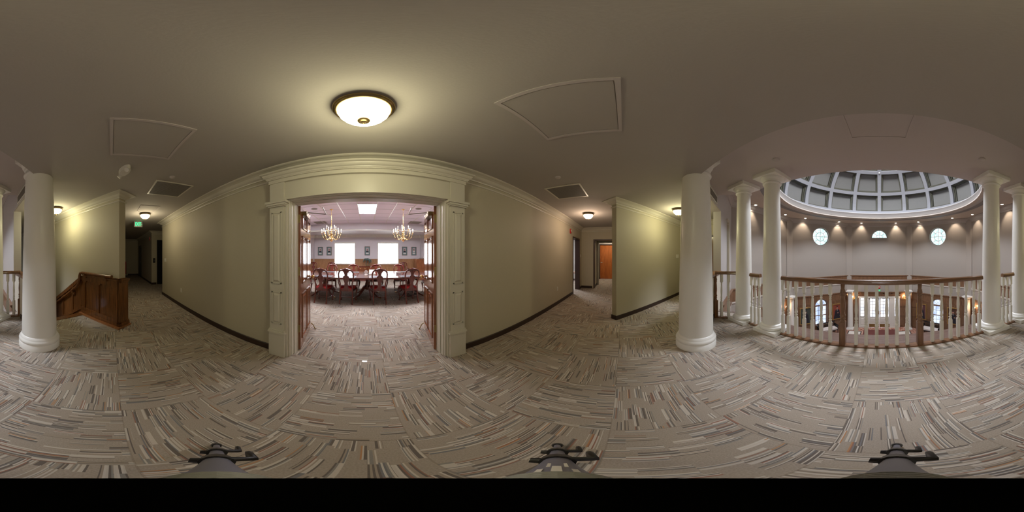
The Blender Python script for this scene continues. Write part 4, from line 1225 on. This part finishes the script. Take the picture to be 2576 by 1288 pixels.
# table
def table():
    t=thing('conference_table','long glossy mahogany conference table on three brass-toed pedestals','table',(0,5.40,0))
    pts=[]
    hx,hy=2.08,0.96
    for i in range(72):
        a=2*PI*i/72; c_,s_=math.cos(a),math.sin(a); e=0.42
        pts.append((hx*abs(c_)**e*(1 if c_>0 else -1), hy*abs(s_)**0.55*(1 if s_>0 else -1)))
    m=MB(); m.prism(pts,0.715,0.745); m.prism([(x*0.985,y*0.97) for x,y in pts],0.70,0.715); m.build('tabletop',MAHOT,t)
    m=MB(); m.prism([(x*0.86,y*0.70) for x,y in pts],0.66,0.70); m.build('apron',MAHOG,t)
    for px in (-1.42,0.0,1.42):
        m=MB(); m.lathe([(0.10,0.66),(0.09,0.62),(0.055,0.58),(0.05,0.50),(0.07,0.44),(0.085,0.38),(0.07,0.33),(0.08,0.30),(0.08,0.24),(0.03,0.22)],(px,0,0),20)
        ped=m.build('pedestal',MAHOG,t)
        for q in range(4):
            a=PI/4+q*PI/2
            ca,sa=math.cos(a),math.sin(a)
            prof=[(0.05,0.36),(0.14,0.31),(0.26,0.18),(0.38,0.08),(0.50,0.04),(0.56,0.035)]
            m=MB(); m.tube([(px+r*ca,r*sa,z) for r,z in prof],[0.045,0.045,0.036,0.028,0.022,0.02],8); l=m.build('splayed_leg',MAHOG,ped)
            m=MB(); m.tube([(px+0.53*ca,0.53*sa,0.036),(px+0.60*ca,0.60*sa,0.028)],[0.024,0.016],8); m.ball((px+0.58*ca,0.58*sa,0.016),0.016,8,5); m.build('brass_toe',BRASS,ped)
    return t
table()

# chairs
def chair(loc,rz,label):
    t=thing('armchair',label,'chair',loc,rz,None)
    m=MB()
    # upholstered seat, sitter faces +y
    pts=[(-0.185,0.02),(0.185,0.02),(0.25,0.42),(0.23,0.46),(0.0,0.475),(-0.23,0.46),(-0.25,0.42)]
    m.prism(pts,0.425,0.455); n=len(pts)
    vs=[(x,y,0.455) for x,y in pts]+[(x*0.8,0.24+(y-0.24)*0.8,0.485) for x,y in pts]
    m.add(vs,[tuple(range(n,2*n))]+[(i,(i+1)%n,n+(i+1)%n,n+i) for i in range(n)],True); m.build('seat',REDSEAT,t)
    m=MB(); m.prism([(x*1.03,0.23+(y-0.23)*1.03) for x,y in pts],0.365,0.425); m.build('seat_frame',MAHOG,t)
    # back frame: stiles and crest
    def by(z): return 0.02-0.10*((z-0.42)/0.6)**1.3 if z>0.42 else 0.02
    st=[(0.172,0.40),(0.168,0.50),(0.165,0.58),(0.185,0.68),(0.205,0.78),(0.203,0.86),(0.18,0.93),(0.13,0.965),(0.07,0.975),(0.0,0.99)]
    m=MB()
    for sg in (-1,1): m.tube([(x*sg,by(z),z) for x,z in st],[0.022,0.021,0.020,0.019,0.020,0.021,0.023,0.026,0.030,0.034],8)
    for sg in (-1,1): m.ball((0.055*sg,by(0.99),0.995),0.018,8,5)
    m.ball((0,by(1.0),1.0),0.028,8,5,(1.3,0.7,0.9)); m.build('back_frame',MAHOG,t)
    half=[(0.10,0.40),(0.10,0.445),(0.06,0.47),(0.045,0.52),(0.052,0.56),(0.045,0.60),(0.062,0.66),(0.084,0.71),(0.088,0.76),(0.072,0.795),(0.055,0.80),(0.062,0.775),(0.048,0.79),(0.042,0.83),(0.05,0.88),(0.075,0.92),(0.10,0.955),(0.06,0.985)]
    out=[(x,z) for x,z in half]+[(-x,z) for x,z in half[::-1]]
    m=MB(); vs=[(x,by(z)-0.008,z) for x,z in out]+[(x,by(z)+0.008,z) for x,z in out]; n=len(out)
    # triangulated by slices to follow the curve
    nh=len(half)
    fs=[]
    for i in range(nh-1):
        a,b=i,i+1; c,d=n-1-i,n-2-i
        fs+=[(a,b,d,c),(n+a,n+c,n+d,n+b)]
    fs+=[(i,n+i,n+(i+1)%n,(i+1)%n) for i in range(n)]
    m.add(vs,fs); m.build('splat',MAHOG,t)
    for sg in (-1,1):
        m=MB(); m.tube([(0.172*sg,0.02,0.42),(0.172*sg,0.01,0.25),(0.172*sg,-0.03,0.10),(0.175*sg,-0.07,0.0)],[0.023,0.022,0.020,0.021],6); m.build('leg',MAHOG,t)
        m=MB(); m.tube([(0.225*sg,0.42,0.42),(0.245*sg,0.44,0.34),(0.235*sg,0.435,0.24),(0.215*sg,0.42,0.12),(0.215*sg,0.425,0.045),(0.225*sg,0.445,0.015)],[0.032,0.032,0.022,0.014,0.013,0.026],8); m.build('leg',MAHOG,t)
        m=MB(); m.tube([(0.20*sg,by(0.70),0.70),(0.245*sg,0.08,0.67),(0.262*sg,0.18,0.655),(0.25*sg,0.25,0.648),(0.237*sg,0.27,0.635)],[0.013,0.016,0.018,0.02,0.018],8); m.tube([(0.25*sg,0.23,0.645),(0.262*sg,0.22,0.58),(0.245*sg,0.27,0.48),(0.235*sg,0.29,0.42)],0.014,8); m.build('arm',MAHOG,t)
    m=MB()
    for sg in (-1,1): m.tube([(0.174*sg,-0.01,0.16),(0.213*sg,0.42,0.15)],0.009,6)
    m.tube([(-0.195,0.20,0.155),(0.195,0.20,0.155)],0.009,6); m.tube([(-0.175,-0.012,0.165),(0.175,-0.012,0.165)],0.008,6) if False else None
    m.build('stretcher',MAHOG,t)
    return t
c0=chair((-1.28,4.37,0),R(-4),'red-seated mahogany armchair seen from behind, leftmost on the near side of the table')
G='armchairs around the conference table'
c0['group']=G
for (x,y,rz,lb) in ((-0.575,4.41,-2,'red-seated mahogany armchair seen from behind, second from the left on the near side'),
                    (0.335,4.42,3,'red-seated mahogany armchair seen from behind, third from the left on the near side'),
                    (1.225,4.38,7,'red-seated mahogany armchair seen from behind, rightmost on the near side beside the door knob'),
                    (-1.46,6.62,180,'mahogany armchair facing the doorway below the left bright window'),
                    (-0.56,6.66,183,'mahogany armchair facing the doorway just left of the horse sculpture'),
                    (0.35,6.66,178,'mahogany armchair facing the doorway behind the white table phone'),
                    (1.30,6.62,177,'mahogany armchair facing the doorway below the right bright window'),
                    (-2.42,5.33,-90,'mahogany armchair at the left end of the conference table'),
                    (2.45,5.50,90,'mahogany armchair at the right end of the conference table')):
    dup(c0,(x,y,0),R(rz),lb,G)
G2='armchairs along the window wall'
dup(c0,(-2.0,8.95,0),R(180),'mahogany armchair against the wainscot left of the left bright window',G2)
dup(c0,(-3.0,8.72,0),R(180),'mahogany armchair in the far left corner beside the open left door',G2)
dup(c0,(2.02,8.95,0),R(180),'mahogany armchair against the wainscot right of the right bright window',G2)

# things on the table
PADs=[(-1.28,4.72,0,'grey desk pad before the leftmost near chair'),(-0.57,4.72,0,'grey desk pad before the second near chair'),(0.33,4.72,0,'grey desk pad before the third near chair'),(1.22,4.72,0,'grey desk pad before the rightmost near chair'),
      (-1.44,6.05,0,'grey desk pad on the window side before the leftmost far chair'),(-0.56,6.05,0,'grey desk pad on the window side left of the phone'),(0.62,6.08,0,'grey desk pad on the window side right of the phone'),(1.30,6.05,0,'grey desk pad on the window side before the rightmost far chair')]
m=MB(); m.box(-0.25,0.25,-0.17,0.17,0,0.006); pd=None
for x,y,rz,lb in PADs:
    if pd is None: pd=m.build('desk_pad',PAD,None,(x,y,0.745)); o=pd
    else: o=pd.copy(); COL.objects.link(o); o.location=(x,y,0.745)
    tag(o,lb,'desk pad','desk pads on the conference table')
t=thing('table_phone','white table phone with a tilted screen in the middle of the conference table','phone',(0.16,5.35,0.745))
m=MB(); m.box(-0.11,0.11,-0.09,0.09,0,0.03); m.build('phone_base',WHITEP,t)
m=MB(); m.at(Matrix.Translation((0,0.02,0.03))@Matrix.Rotation(R(-20),4,'X')); m.box(-0.10,0.10,-0.01,0.01,0,0.13); m.build('screen_housing',WHITEP,t)
m=MB(); m.at(Matrix.Translation((0,0.02,0.03))@Matrix.Rotation(R(-20),4,'X')); m.box(-0.085,0.085,-0.013,-0.01,0.02,0.115); m.build('screen',SCREEN,t)
t=thing('desk_speaker','round white speaker standing left of the table phone','speaker',(-0.04,5.30,0.745))
m=MB(); m.lathe([(0.05,0),(0.05,0.01),(0.015,0.015)],(0,0,0),16); m.build('stand',WHITEP,t)
m=MB(); m.tube([(0,-0.02,0.075),(0,0.02,0.075)],0.06,20); m.build('speaker_disc',WHITEP,t)
t=thing('pen_box','small pale box standing on the table behind the rightmost near chair','box',(1.02,5.3,0.745))
m=MB(); m.box(-0.07,0.07,-0.04,0.04,0,0.07); m.build('box_body',PHOTOBG,t); m=MB(); m.box(-0.072,0.072,-0.042,0.042,0.05,0.072); m.build('lid',WHITEP,t)
# cable tangle under table
m=MB()
for k_ in range(5):
    pts=[(1.42+random.uniform(-.25,.25),5.1+random.uniform(-.2,.2),0.02+random.random()*0.16) for _ in range(7)]; m.tube(pts,0.005,5)
tag(m.build('cable_tangle',BLACKP),'tangle of thin dark cables on the carpet under the right pedestal','cable')
# credenza
t=thing('credenza','red mahogany credenza with brass drawer pulls between the two bright windows','cabinet',(0.0,9.02,0))
m=MB(); m.box(-0.52,0.52,-0.20,0.20,0.08,0.76); m.build('carcass',MAHOG,t)
m=MB(); m.box(-0.55,0.55,-0.23,0.22,0.76,0.79); m.build('top',MAHOG,t)
m=MB(); m.box(-0.53,0.53,-0.21,0.20,0,0.08); m.build('plinth',MAHOG,t)
for i,(z0,z1) in enumerate(((0.60,0.74),(0.43,0.58),(0.26,0.41),(0.10,0.24))):
    for (a,b) in ((-0.50,-0.01),(0.01,0.50)):
        m=MB(); m.box(a,b,-0.215,-0.20,z0,z1); d=m.build('drawer',DOORW,t)
        for hx in (a+0.12,b-0.12):
            m=MB(); m.tube([(hx-0.035,-0.22,(z0+z1)/2+0.01),(hx-0.03,-0.24,(z0+z1)/2-0.01),(hx+0.03,-0.24,(z0+z1)/2-0.01),(hx+0.035,-0.22,(z0+z1)/2+0.01)],0.005,5); m.build('drawer_pull',BRASS,d)
# horse sculpture
t=thing('horse_sculpture','green bronze bucking horse sculpture on the credenza','sculpture',(0.0,8.98,0.79))
m=MB(); m.box(-0.10,0.12,-0.06,0.06,0,0.05); m.build('sculpture_base',BRONZE,t)
m=MB()
m.tube([(0.13,0,0.26),(0.10,0,0.34),(0.02,0,0.38),(-0.06,0,0.36),(-0.10,0,0.32)],[0.05,0.072,0.065,0.068,0.05],10)
m.tube([(-0.07,0,0.36),(-0.13,0,0.40),(-0.17,0,0.36),(-0.20,0,0.27)],[0.055,0.04,0.034,0.026],8)
m.tube([(-0.165,0,0.36),(-0.20,0,0.30),(-0.215,0,0.25)],[0.03,0.026,0.018],8)
for y in (-0.03,0.03):
    m.tube([(0.11,y,0.28),(0.13,y,0.20),(0.08,y,0.14),(0.10,y,0.05)],[0.042,0.026,0.017,0.016],7)
    m.tube([(-0.08,y,0.33),(-0.04,y,0.23),(-0.09,y,0.16),(-0.06,y,0.05)],[0.036,0.022,0.015,0.015],7)
m.tube([(0.14,0,0.34),(0.19,0,0.36),(0.21,0,0.26),(0.20,0,0.18)],[0.018,0.026,0.024,0.01],7)
m.build('horse_body',PEWTER,t)
m=MB()
for i in range(6): m.tube([(-0.09-0.012*i,0,0.41-0.01*i),(-0.06-0.012*i,0.02,0.43-0.012*i),(-0.02-0.012*i,0.01,0.42-0.012*i)],[0.014,0.011,0.004],5)
m.build('mane',PEWTER,t)
# lectern cabinet
t=thing('media_cabinet','plain reddish wooden cabinet by the right open door with a silver device on top','cabinet',(2.95,8.72,0))
m=MB(); m.box(-0.30,0.30,-0.22,0.22,0,1.16); m.build('carcass',DOORW,t)
m=MB(); m.box(-0.31,0.31,-0.23,0.23,1.16,1.19); m.build('top',DOORW,t)
m=MB(); m.box(-0.27,0.27,-0.235,-0.22,0.70,1.12); m.build('upper_door',DOORW,t); m=MB(); m.box(-0.27,0.27,-0.235,-0.22,0.06,0.66); m.build('lower_door',DOORW,t)
t=thing('projector','flat silver device lying on the reddish cabinet','device',(3.02,8.70,1.19)); m=MB(); m.box(-0.14,0.14,-0.10,0.10,0,0.06); m.build('case',STEEL,t); m=MB(); m.tube([(0.06,-0.10,0.03),(0.06,-0.115,0.03)],0.02,12); m.build('lens',BLACKP,t)

# framed photographs
def oval(cx,cz,rx,rz_,n=16): return [(cx+rx*math.cos(2*PI*i/n),cz+rz_*math.sin(2*PI*i/n)) for i in range(n)]
def photo(x,label,shirt=SUIT,lc=PHOTOBG):
    t=thing('framed_photo',label,'picture',(x,YF,1.64),0,None)
    m=MB()
    for a,b,c,d in ((-0.15,0.15,-0.255,-0.24),(-0.15,0.15,0.24,0.255),(-0.15,-0.135,-0.24,0.24),(0.135,0.15,-0.24,0.24)): m.box(a,b,-0.025,0,c,d)
    m.build('frame',OAKD,t)
    m=MB(); m.box(-0.135,0.135,-0.012,0,-0.24,0.24); m.build('mat_board',TEAL,t)
    m=MB(); m.box(-0.08,0.08,-0.014,-0.012,-0.07,0.18); ph=m.build('photograph',lc,t)
    m=MB(); m.prism_y([(-0.075,-0.07),(0.075,-0.07),(0.072,-0.02),(0.035,0.02),(-0.035,0.02),(-0.072,-0.02)],-0.0155,-0.014); m.build('clothing',shirt,ph)
    m=MB(); m.prism_y(oval(0,0.065,0.032,0.045),-0.0165,-0.0145); m.build('face',SKIN,ph)
    m=MB(); m.prism_y([(0.034*math.cos(a),0.085+0.032*math.sin(a)) for a in [PI*i/8 for i in range(9)]],-0.0175,-0.0165); m.build('hair',SUIT,ph)
    m=MB(); m.box(-0.08,0.08,-0.014,-0.012,-0.18,-0.10); m.build('caption_card',CAPTION,t)
photo(-2.755,'framed portrait photo on teal board, leftmost of the row on the window wall')
photo(-2.215,'framed portrait photo just left of the left bright window')
photo(0.0,'framed portrait photo of a dark suit between the two bright windows')
photo(2.165,'framed portrait photo of a dark suit just right of the right bright window')
photo(2.73,'framed portrait photo of a white coat, rightmost on the window wall',CAPTION)

# ------------------------------------------------------------------ rotunda: portraits, benches, sconces, downlights
def portrait(fr,s,label,bg,pose):
    p=fr@Vector((s,-0.05,-2.37)); rz=math.atan2(fr[1][0],fr[0][0])
    t=thing('portrait_painting',label,'painting',(p.x,p.y,p.z),rz,None)
    # local -y faces the room
    w,h=0.37,0.56
    m=MB()
    for a,b,c,d in ((-w,w,-h,-h+0.05),(-w,w,h-0.05,h),(-w,-w+0.05,-h+0.05,h-0.05),(w-0.05,w,-h+0.05,h-0.05)): m.box(a,b,-0.05,0,c,d)
    m.build('gilt_frame',GOLD,t)
    m=MB(); m.box(-w+0.05,w-0.05,-0.02,0,-h+0.05,h-0.05); cv=m.build('canvas',bg,t)
    sg=pose
    m=MB(); m.prism_y([(-0.26,-0.51),(0.24,-0.51),(0.20,-0.15),(0.17,0.08),(0.05*1,0.17),(-0.05,0.17),(-0.15,0.08),(-0.19,-0.15)],-0.024,-0.02); m.build('painted_suit',SUIT,cv)
    m=MB(); m.prism_y(oval(0.0,0.27,0.055,0.08),-0.026,-0.021); m.build('painted_face',SKIN,cv)
    m=MB(); m.prism_y(oval(0.05*sg,-0.10,0.05,0.03),-0.026,-0.021); m.build('painted_hand',SKIN,cv)
    m=MB(); m.prism_y([(0.06*math.cos(a),0.30+0.065*math.sin(a)) for a in [PI*i/8 for i in range(9)]],-0.028,-0.026); m.build('painted_hair',SUIT,cv)
    m=MB(); m.prism_y([(-0.03,0.17),(0.03,0.17),(0.0,0.02)],-0.026,-0.023)
    if pose==2:
        m2_=MB(); m2_.prism_y([(-0.30,-0.02),(-0.10,-0.12),(-0.08,-0.16),(-0.30,-0.08)],-0.026,-0.021); m2_.build('painted_paper',PAINTWHT,cv)
        m2_=MB(); m2_.prism_y([(-0.30,-0.40),(-0.02,-0.46),(-0.02,-0.50),(-0.30,-0.50)],-0.026,-0.021); m2_.build('painted_cloth',PAINTWHT,cv)
    m.build('painted_linen',PAINTWHT,cv)
    m=MB(); m.tube([(-0.10,-0.13,h+0.05),(0.10,-0.13,h+0.05)],0.014,8); m.tube([(0,-0.02,h-0.02),(0,-0.10,h+0.04),(0,-0.13,h+0.05)],0.006,6); m.build('picture_light',BRASS,t)
fSE=frame(Cc,D); fSW=frame(D2,C2)
portrait(fSE,LDG-0.96,'gilt-framed portrait of a person in a dark suit with folded arms on a red ground',PAINTRED,1)
portrait(fSE,LDG-3.10,'gilt-framed portrait of a seated person in black on a grey-green ground',PAINTGRN,-1)
portrait(fSW,0.96,'gilt-framed portrait on a plum ground partly behind the right newel post',PAINTPLUM,1)
portrait(fSW,3.10,'gilt-framed portrait of a person reading papers on a brown ground',PAINTBRN,2)
def bench(fr,s,label):
    p=fr@Vector((s,-0.42,LF)); rz=math.atan2(fr[1][0],fr[0][0])
    t=thing('settee',label,'bench',(p.x,p.y,LF),rz,None)
    m=MB(); m.box(-0.56,0.56,-0.22,0.20,0.36,0.46); m.build('seat_cushion',CREAMC,t)
    m=MB(); m.box(-0.60,0.60,0.22,0.26,0.74,0.80); m.box(-0.60,0.60,0.22,0.26,0.40,0.44)
    for i in range(17): m.box(-0.56+i*0.07-0.012,-0.56+i*0.07+0.012,0.23,0.25,0.44,0.74)
    m.build('slatted_back',BLACKP,t)
    for sg in (-1,1):
        m=MB(); m.box(sg*0.60-0.02,sg*0.60+0.02,-0.24,0.26,0.62,0.66); m.box(sg*0.60-0.012,sg*0.60+0.012,-0.22,0.24,0.40,0.62); m.build('arm_panel',BLACKP,t)
        for y in (-0.22,0.22):
            m=MB(); m.box(sg*0.58-0.02,sg*0.58+0.02,y-0.02,y+0.02,0,0.64); m.build('leg',BLACKP,t)
    m=MB(); m.box(-0.58,0.58,-0.24,0.24,0.31,0.36); m.build('seat_rail',BLACKP,t)
bench(fSE,LDG-1.82,'black slat-backed settee with pale cushion under the left arched window')
bench(fSW,1.82,'black slat-backed settee with pale cushion under the right arched window')
SCON=[]
def sconce(x,y,z,rz,label):
    t=thing('wall_sconce',label,'wall light',(x,y,z),rz,None)
    m=MB(); m.ball((0,-0.01,0),0.05,12,8,(0.8,0.4,1.5)); m.tube([(0,-0.03,-0.06),(0,-0.05,-0.12)],[0.02,0.006],8); m.build('backplate',BRASS,t)
    for sg in (-1,1):
        m=MB(); m.tube([(0,-0.03,0),(0.06*sg,-0.07,-0.05),(0.11*sg,-0.09,-0.02),(0.11*sg,-0.09,0.03)],0.007,6); m.lathe([(0.006,0.03),(0.028,0.038),(0.01,0.042)],(0.11*sg,-0.09,0),10); a=m.build('sconce_arm',BRASS,t)
        m=MB(); m.lathe([(0.009,0.04),(0.009,0.11)],(0.11*sg,-0.09,0),8); m.build('candle',CANDLE,a)
        m=MB(); m.ball((0.11*sg,-0.09,0.135),0.014,8,6,(1,1,1.9)); m.build('bulb',BULB,a)
    a=bpy.data.lights.new('sconce_glow','POINT'); a.energy=5; a.color=(1,0.62,0.32); a.shadow_soft_size=0.04
    o=bpy.data.objects.new('sconce_glow',a); COL.objects.link(o); o.parent=t; o.location=(0,-0.14,0.14)
sconce(1.63,-10.83,-1.53,R(180),'brass candle sconce left of the white entry doors')
sconce(-1.66,-10.83,-1.53,R(180),'brass candle sconce right of the white entry doors')
sconce(4.90,-7.35,-1.62,R(-90),'brass candle sconce on the side wall by the grey-green portrait')
sconce(-4.90,-7.35,-1.62,R(90),'brass candle sconce on the side wall by the portrait of a reader')
# downlights in the rotunda ceiling
dl=[]
for px,py in ((1902,515.6),(1977,540),(2027,549),(2112,558),(2168,561),(2254.4,560.8),(2311,558.3),(2396.5,548.5),(2447,539.7),(2521.7,514)):
    e=R((644-py)/7.1556); d_=2.2/math.tan(e); a=R((px-925)/7.1556)
    dl.append((d_*math.sin(a),d_*math.cos(a)))
names=['recessed downlight seen between the two columns left of the dome','recessed downlight just right of the column at the left end of the balustrade','recessed downlight above the left edge of the left round window wall','recessed downlight up and right of the left round window','recessed downlight left of the half-round window','recessed downlight right of the half-round window','recessed downlight up and left of the right round window','recessed downlight up and right of the right round window','recessed downlight just left of the column at the right of the opening','recessed downlight seen between the two columns at the picture edge']
base=None
for (x,y),nm in zip(dl,names):
    if base is None:
        t=thing('downlight',nm,'downlight',(x,y,RC),0,'rotunda downlights'); base=t
        m=MB(); m.lathe([(0.055,-0.004),(0.06,-0.012),(0.085,-0.008),(0.088,0),(0.055,0)],(0,0,0),24,cap=False); m.build('trim_ring',TRIMW,t)
        m=MB(); m.lathe([(0,-0.006),(0.055,-0.006),(0.055,-0.001)],(0,0,0),20); m.build('lamp',DLIGHT,t)
    else: t=dup(base,(x,y,RC),0,nm,'rotunda downlights')
    l=bpy.data.lights.new('downlight_beam','SPOT'); l.energy=26; l.color=(1,0.80,0.62); l.spot_size=R(80); l.spot_blend=0.6; l.shadow_soft_size=0.05
    o=bpy.data.objects.new('downlight_beam',l); COL.objects.link(o); o.location=(x,y,RC-0.03)
    # aim slightly to the wall
    v=Vector((x,y-CY)).normalized(); o.rotation_euler=(Vector((v.x*0.45,v.y*0.45,-1))).to_track_quat('-Z','Y').to_euler()
m=MB(); m.lathe([(0,-0.03),(0.04,-0.03),(0.055,-0.012),(0.055,0)],(0,0,0),20)
tag(m.build('smoke_detector',TRIMW,None,(0.0,-9.95,RC)),'white smoke detector above the half-round window','smoke detector')
dp=dome(R(43.5),A0,-0.02); m=MB(); m.ball((0,0,0),0.045,12,6); tag(m.build('smoke_detector',TRIMW,None,dp),'small round white detector on the centre rib of the dome','smoke detector')

# ------------------------------------------------------------------ office chair in the bright room, wing chair in the corridor
t=thing('office_chair','taupe upholstered chair with pink fleece glimpsed through the right corridor door','chair',(8.45,2.52,0),R(70))
m=MB(); m.box(-0.25,0.25,-0.25,0.25,0.40,0.50); m.build('seat',OFFCH,t)
m=MB(); m.tube([(0,-0.24,0.45),(0,-0.30,0.75),(0,-0.33,1.0)],[0.22,0.23,0.20],10,True,0.25); m.build('backrest',OFFCH,t)
m=MB(); m.tube([(0,0,0.05),(0,0,0.40)],0.03,8); m.build('post',STEEL,t)
for i in range(5):
    a=2*PI*i/5; m=MB(); m.tube([(0,0,0.10),(0.28*math.cos(a),0.28*math.sin(a),0.06)],0.02,6); m.ball((0.28*math.cos(a),0.28*math.sin(a),0.03),0.03,8,5); m.build('caster_leg',BLACKP,t)
t2=thing('pink_fleece','pale pink fleece draped over the back of the taupe chair','garment',(8.45,2.52,0),R(70))
m=MB(); m.tube([(-0.05,-0.40,0.55),(-0.03,-0.42,0.8),(0.0,-0.36,1.02),(0.02,-0.28,0.98),(0.0,-0.17,0.60)],[0.17,0.18,0.19,0.19,0.15],10,True,0.22); m.build('fleece_body',PINK,t2)
t=thing('wing_chair','dark red wing chair at the end of the left corridor','chair',(-10.4,0.55,0),R(90))
m=MB(); m.box(-0.30,0.30,-0.28,0.28,0.22,0.46); m.build('seat',REDSEAT,t)
m=MB(); m.box(-0.30,0.30,-0.38,-0.26,0.22,1.05); m.build('backrest',REDSEAT,t)
for sg in (-1,1):
    m=MB(); m.prism([(sg*0.30,-0.36),(sg*0.38,-0.30),(sg*0.38,0.0),(sg*0.32,0.0)],0.22,1.0) ; m.build('wing',REDSEAT,t)
    for y in (-0.3,0.25):
        m=MB(); m.tube([(sg*0.27,y,0.22),(sg*0.28,y,0)],[0.025,0.018],8); m.build('leg',MAHOG,t)

# ------------------------------------------------------------------ tripod the camera stands on
t=thing('camera_tripod','camera tripod standing on the carpet with three splayed legs and a black cap covering the nadir','tripod',(0,0,0))
m=MB(); m.lathe([(0.0,1.10),(0.050,1.10),(0.0535,1.096),(0.0535,1.075),(0.045,1.06),(0.04,1.0),(0.02,0.98),(0.018,0.80),(0,0.80)],(0,0,0),40); m.build('tripod_nadir_cap',BLACK,t)  # tripod top with a black disc sized to cover the blank nadir
for azd in (-53.0,66.8,186.2):
    a=R(azd); u=Vector((math.sin(a),math.cos(a),0))
    def LP(r): return Vector((u.x*r,u.y*r,1.04-(r-0.039)*1.9))
    m=MB(); m.tube([LP(0.064),LP(0.14),LP(0.195)],[0.0215,0.019,0.017],18)
    lg=m.build('tripod_leg',GREYT,t)
    m=MB(); 
    pts=[];rd=[]
    k_=0
    r=0.037
    while r<0.066:
        pts+= [LP(r),LP(r+0.002)]; rd+=[0.0262,0.0262] if k_%2==0 else [0.0222,0.0222]; r+=0.0034; k_+=1
    m.tube(pts,rd,20,False); m.build('ribbed_collar',GREYR,lg)
    m=MB(); m.tube([LP(0.012),LP(0.024),LP(0.038)],[0.018,0.024,0.027],14); m.build('leg_clamp',BLACKP,lg)
    m=MB(); m.tube([LP(0.195),LP(0.33)],[0.0145,0.0145],12); m.build('middle_tube',OFFCH if False else GREYT,lg)
    m=MB(); m.tube([LP(0.33),LP(0.565)],[0.0115,0.0115],12); m.build('lower_tube',GREYT,lg)
    side=Vector((-u.y,u.x,0))
    for rr in (0.20,0.335):
        m=MB(); m.tube([LP(rr-0.012),LP(rr+0.022)],[0.023,0.023],12)
        c_=LP(rr); m.tube([c_-side*0.012+Vector((0,0,0.02)),c_-side*0.045+Vector((0,0,0.012)),c_-side*0.050+u*0.05-Vector((0,0,0.05))],[0.010,0.009,0.007],6)
        m.tube([c_+side*0.02,c_+side*0.034],[0.012,0.010],6); m.build('lever_lock',BLACKP,lg)
    m=MB(); m.tube([LP(0.555),LP(0.578)],[0.018,0.022],10); m.build('rubber_foot',BLACKP,lg)
    if abs(azd-66.8)<1:
        # white printed mark on the front of this leg
        m=MB(); n_=Vector((0,0,1))*0.46+u*0.0
        d_=(LP(0.2)-LP(0.1)).normalized(); s_=side; nn=s_.cross(d_).normalized()
        if nn.z<0: nn=-nn
        for (r0,r1,w0,w1) in ((0.104,0.130,-0.0085,0.0085),(0.090,0.106,-0.003,0.004),(0.076,0.092,-0.0135,-0.0095),(0.076,0.092,-0.003,0.004),(0.076,0.092,0.0095,0.0135),(0.089,0.094,-0.0135,0.0135)):
            vs=[]
            for rr,ww in ((r0,w0),(r0,w1),(r1,w1),(r1,w0)):
                R_=0.0216-(rr-0.064)*0.033; h_=math.sqrt(max(0,R_**2-ww**2)); vs.append(LP(rr)+s_*ww+nn*(h_+0.0008))
            vs+= [v-nn*0.001 for v in vs]
            m.add(vs,[(0,1,2,3),(4,7,6,5),(0,4,5,1),(1,5,6,2),(2,6,7,3),(3,7,4,0)])
        m.build('printed_mark',WHITEP,lg)

# ------------------------------------------------------------------ lights
def area(loc,rot,sx,sy,e,col,name='daylight'):
    l=bpy.data.lights.new(name,'AREA'); l.shape='RECTANGLE'; l.size=sx; l.size_y=sy; l.energy=e; l.color=col
    o=bpy.data.objects.new(name,l); COL.objects.link(o); o.location=loc; o.rotation_euler=rot; return o
W_=SC.world or bpy.data.worlds.new('World'); SC.world=W_; W_.use_nodes=True
bg=W_.node_tree.nodes.get('Background') or W_.node_tree.nodes.new('ShaderNodeBackground')
bg.inputs[0].default_value=(0.75,0.85,1,1); bg.inputs[1].default_value=1.0
# added glowing disc at the unseen dome crown, brightens rotunda and hall
m=MB(); m.lathe([(0,7.12),(1.15,7.12),(1.15,7.16)],(0,CY,0),40)
tag(m.build('added_dome_glow',emit('added_dome_emitter',(0.88,0.91,1.0),43.0)),'added glowing disc at the unseen crown of the coffered dome','added light')
# unseen ceiling panels added to brighten the office and the far corridor
for x,y,e_,lb in ((7.2,3.1,1,'added unseen light panel brightening the room off the right corridor'),(8.6,0.7,1,'added unseen light panel brightening the cherry wood door')):
    t=thing('added_light_panel',lb,'ceiling light',(x,y,H)); m=MB(); m.box(-0.28,0.28,-0.28,0.28,-0.012,0); m.build('lens',FILLOFF if y>2 else FILLCOR,t)
    m=MB(); m.box(-0.30,0.30,-0.30,-0.28,-0.016,0); m.box(-0.30,0.30,0.28,0.30,-0.016,0); m.box(-0.30,-0.28,-0.28,0.28,-0.016,0); m.box(0.28,0.30,-0.28,0.28,-0.016,0); m.build('frame',TRIMW,t)
# the lamp inside each bowl
for (x,y,e,c) in ((-0.02,0.905,5.0,(1,0.93,0.60)),(-4.28,0.90,9,(1,0.86,0.58)),(4.26,0.93,10,(1,0.74,0.54)),(-3.62,-1.27,11,(1,0.92,0.56)),(3.72,-1.31,12,(1,0.92,0.54))):
    l=bpy.data.lights.new('bowl_lamp','POINT'); l.energy=e; l.color=c; l.shadow_soft_size=0.10
    o=bpy.data.objects.new('bowl_lamp',l); COL.objects.link(o); o.location=(x,y,H-0.34)

# ------------------------------------------------------------------ camera
cd=bpy.data.cameras.new('Camera'); cd.type='PANO'
try: cd.cycles.panorama_type='EQUIRECTANGULAR'
except Exception: cd.panorama_type='EQUIRECTANGULAR'
cd.clip_start=0.01
cam=bpy.data.objects.new('Camera',cd); COL.objects.link(cam)
cam.location=(0,0,1.35); cam.rotation_euler=(PI/2,0,-R((1288-924)/7.15556))
SC.camera=cam
SC.view_settings.view_transform='Standard'; SC.view_settings.look='None'; SC.view_settings.gamma=1; SC.view_settings.use_curve_mapping=False
SC.view_settings.exposure=0.8
SC.cycles.max_bounces=10; SC.cycles.diffuse_bounces=6; SC.cycles.glossy_bounces=4
SC.cycles.sample_clamp_indirect=6.0
SC.cycles.use_denoising=True
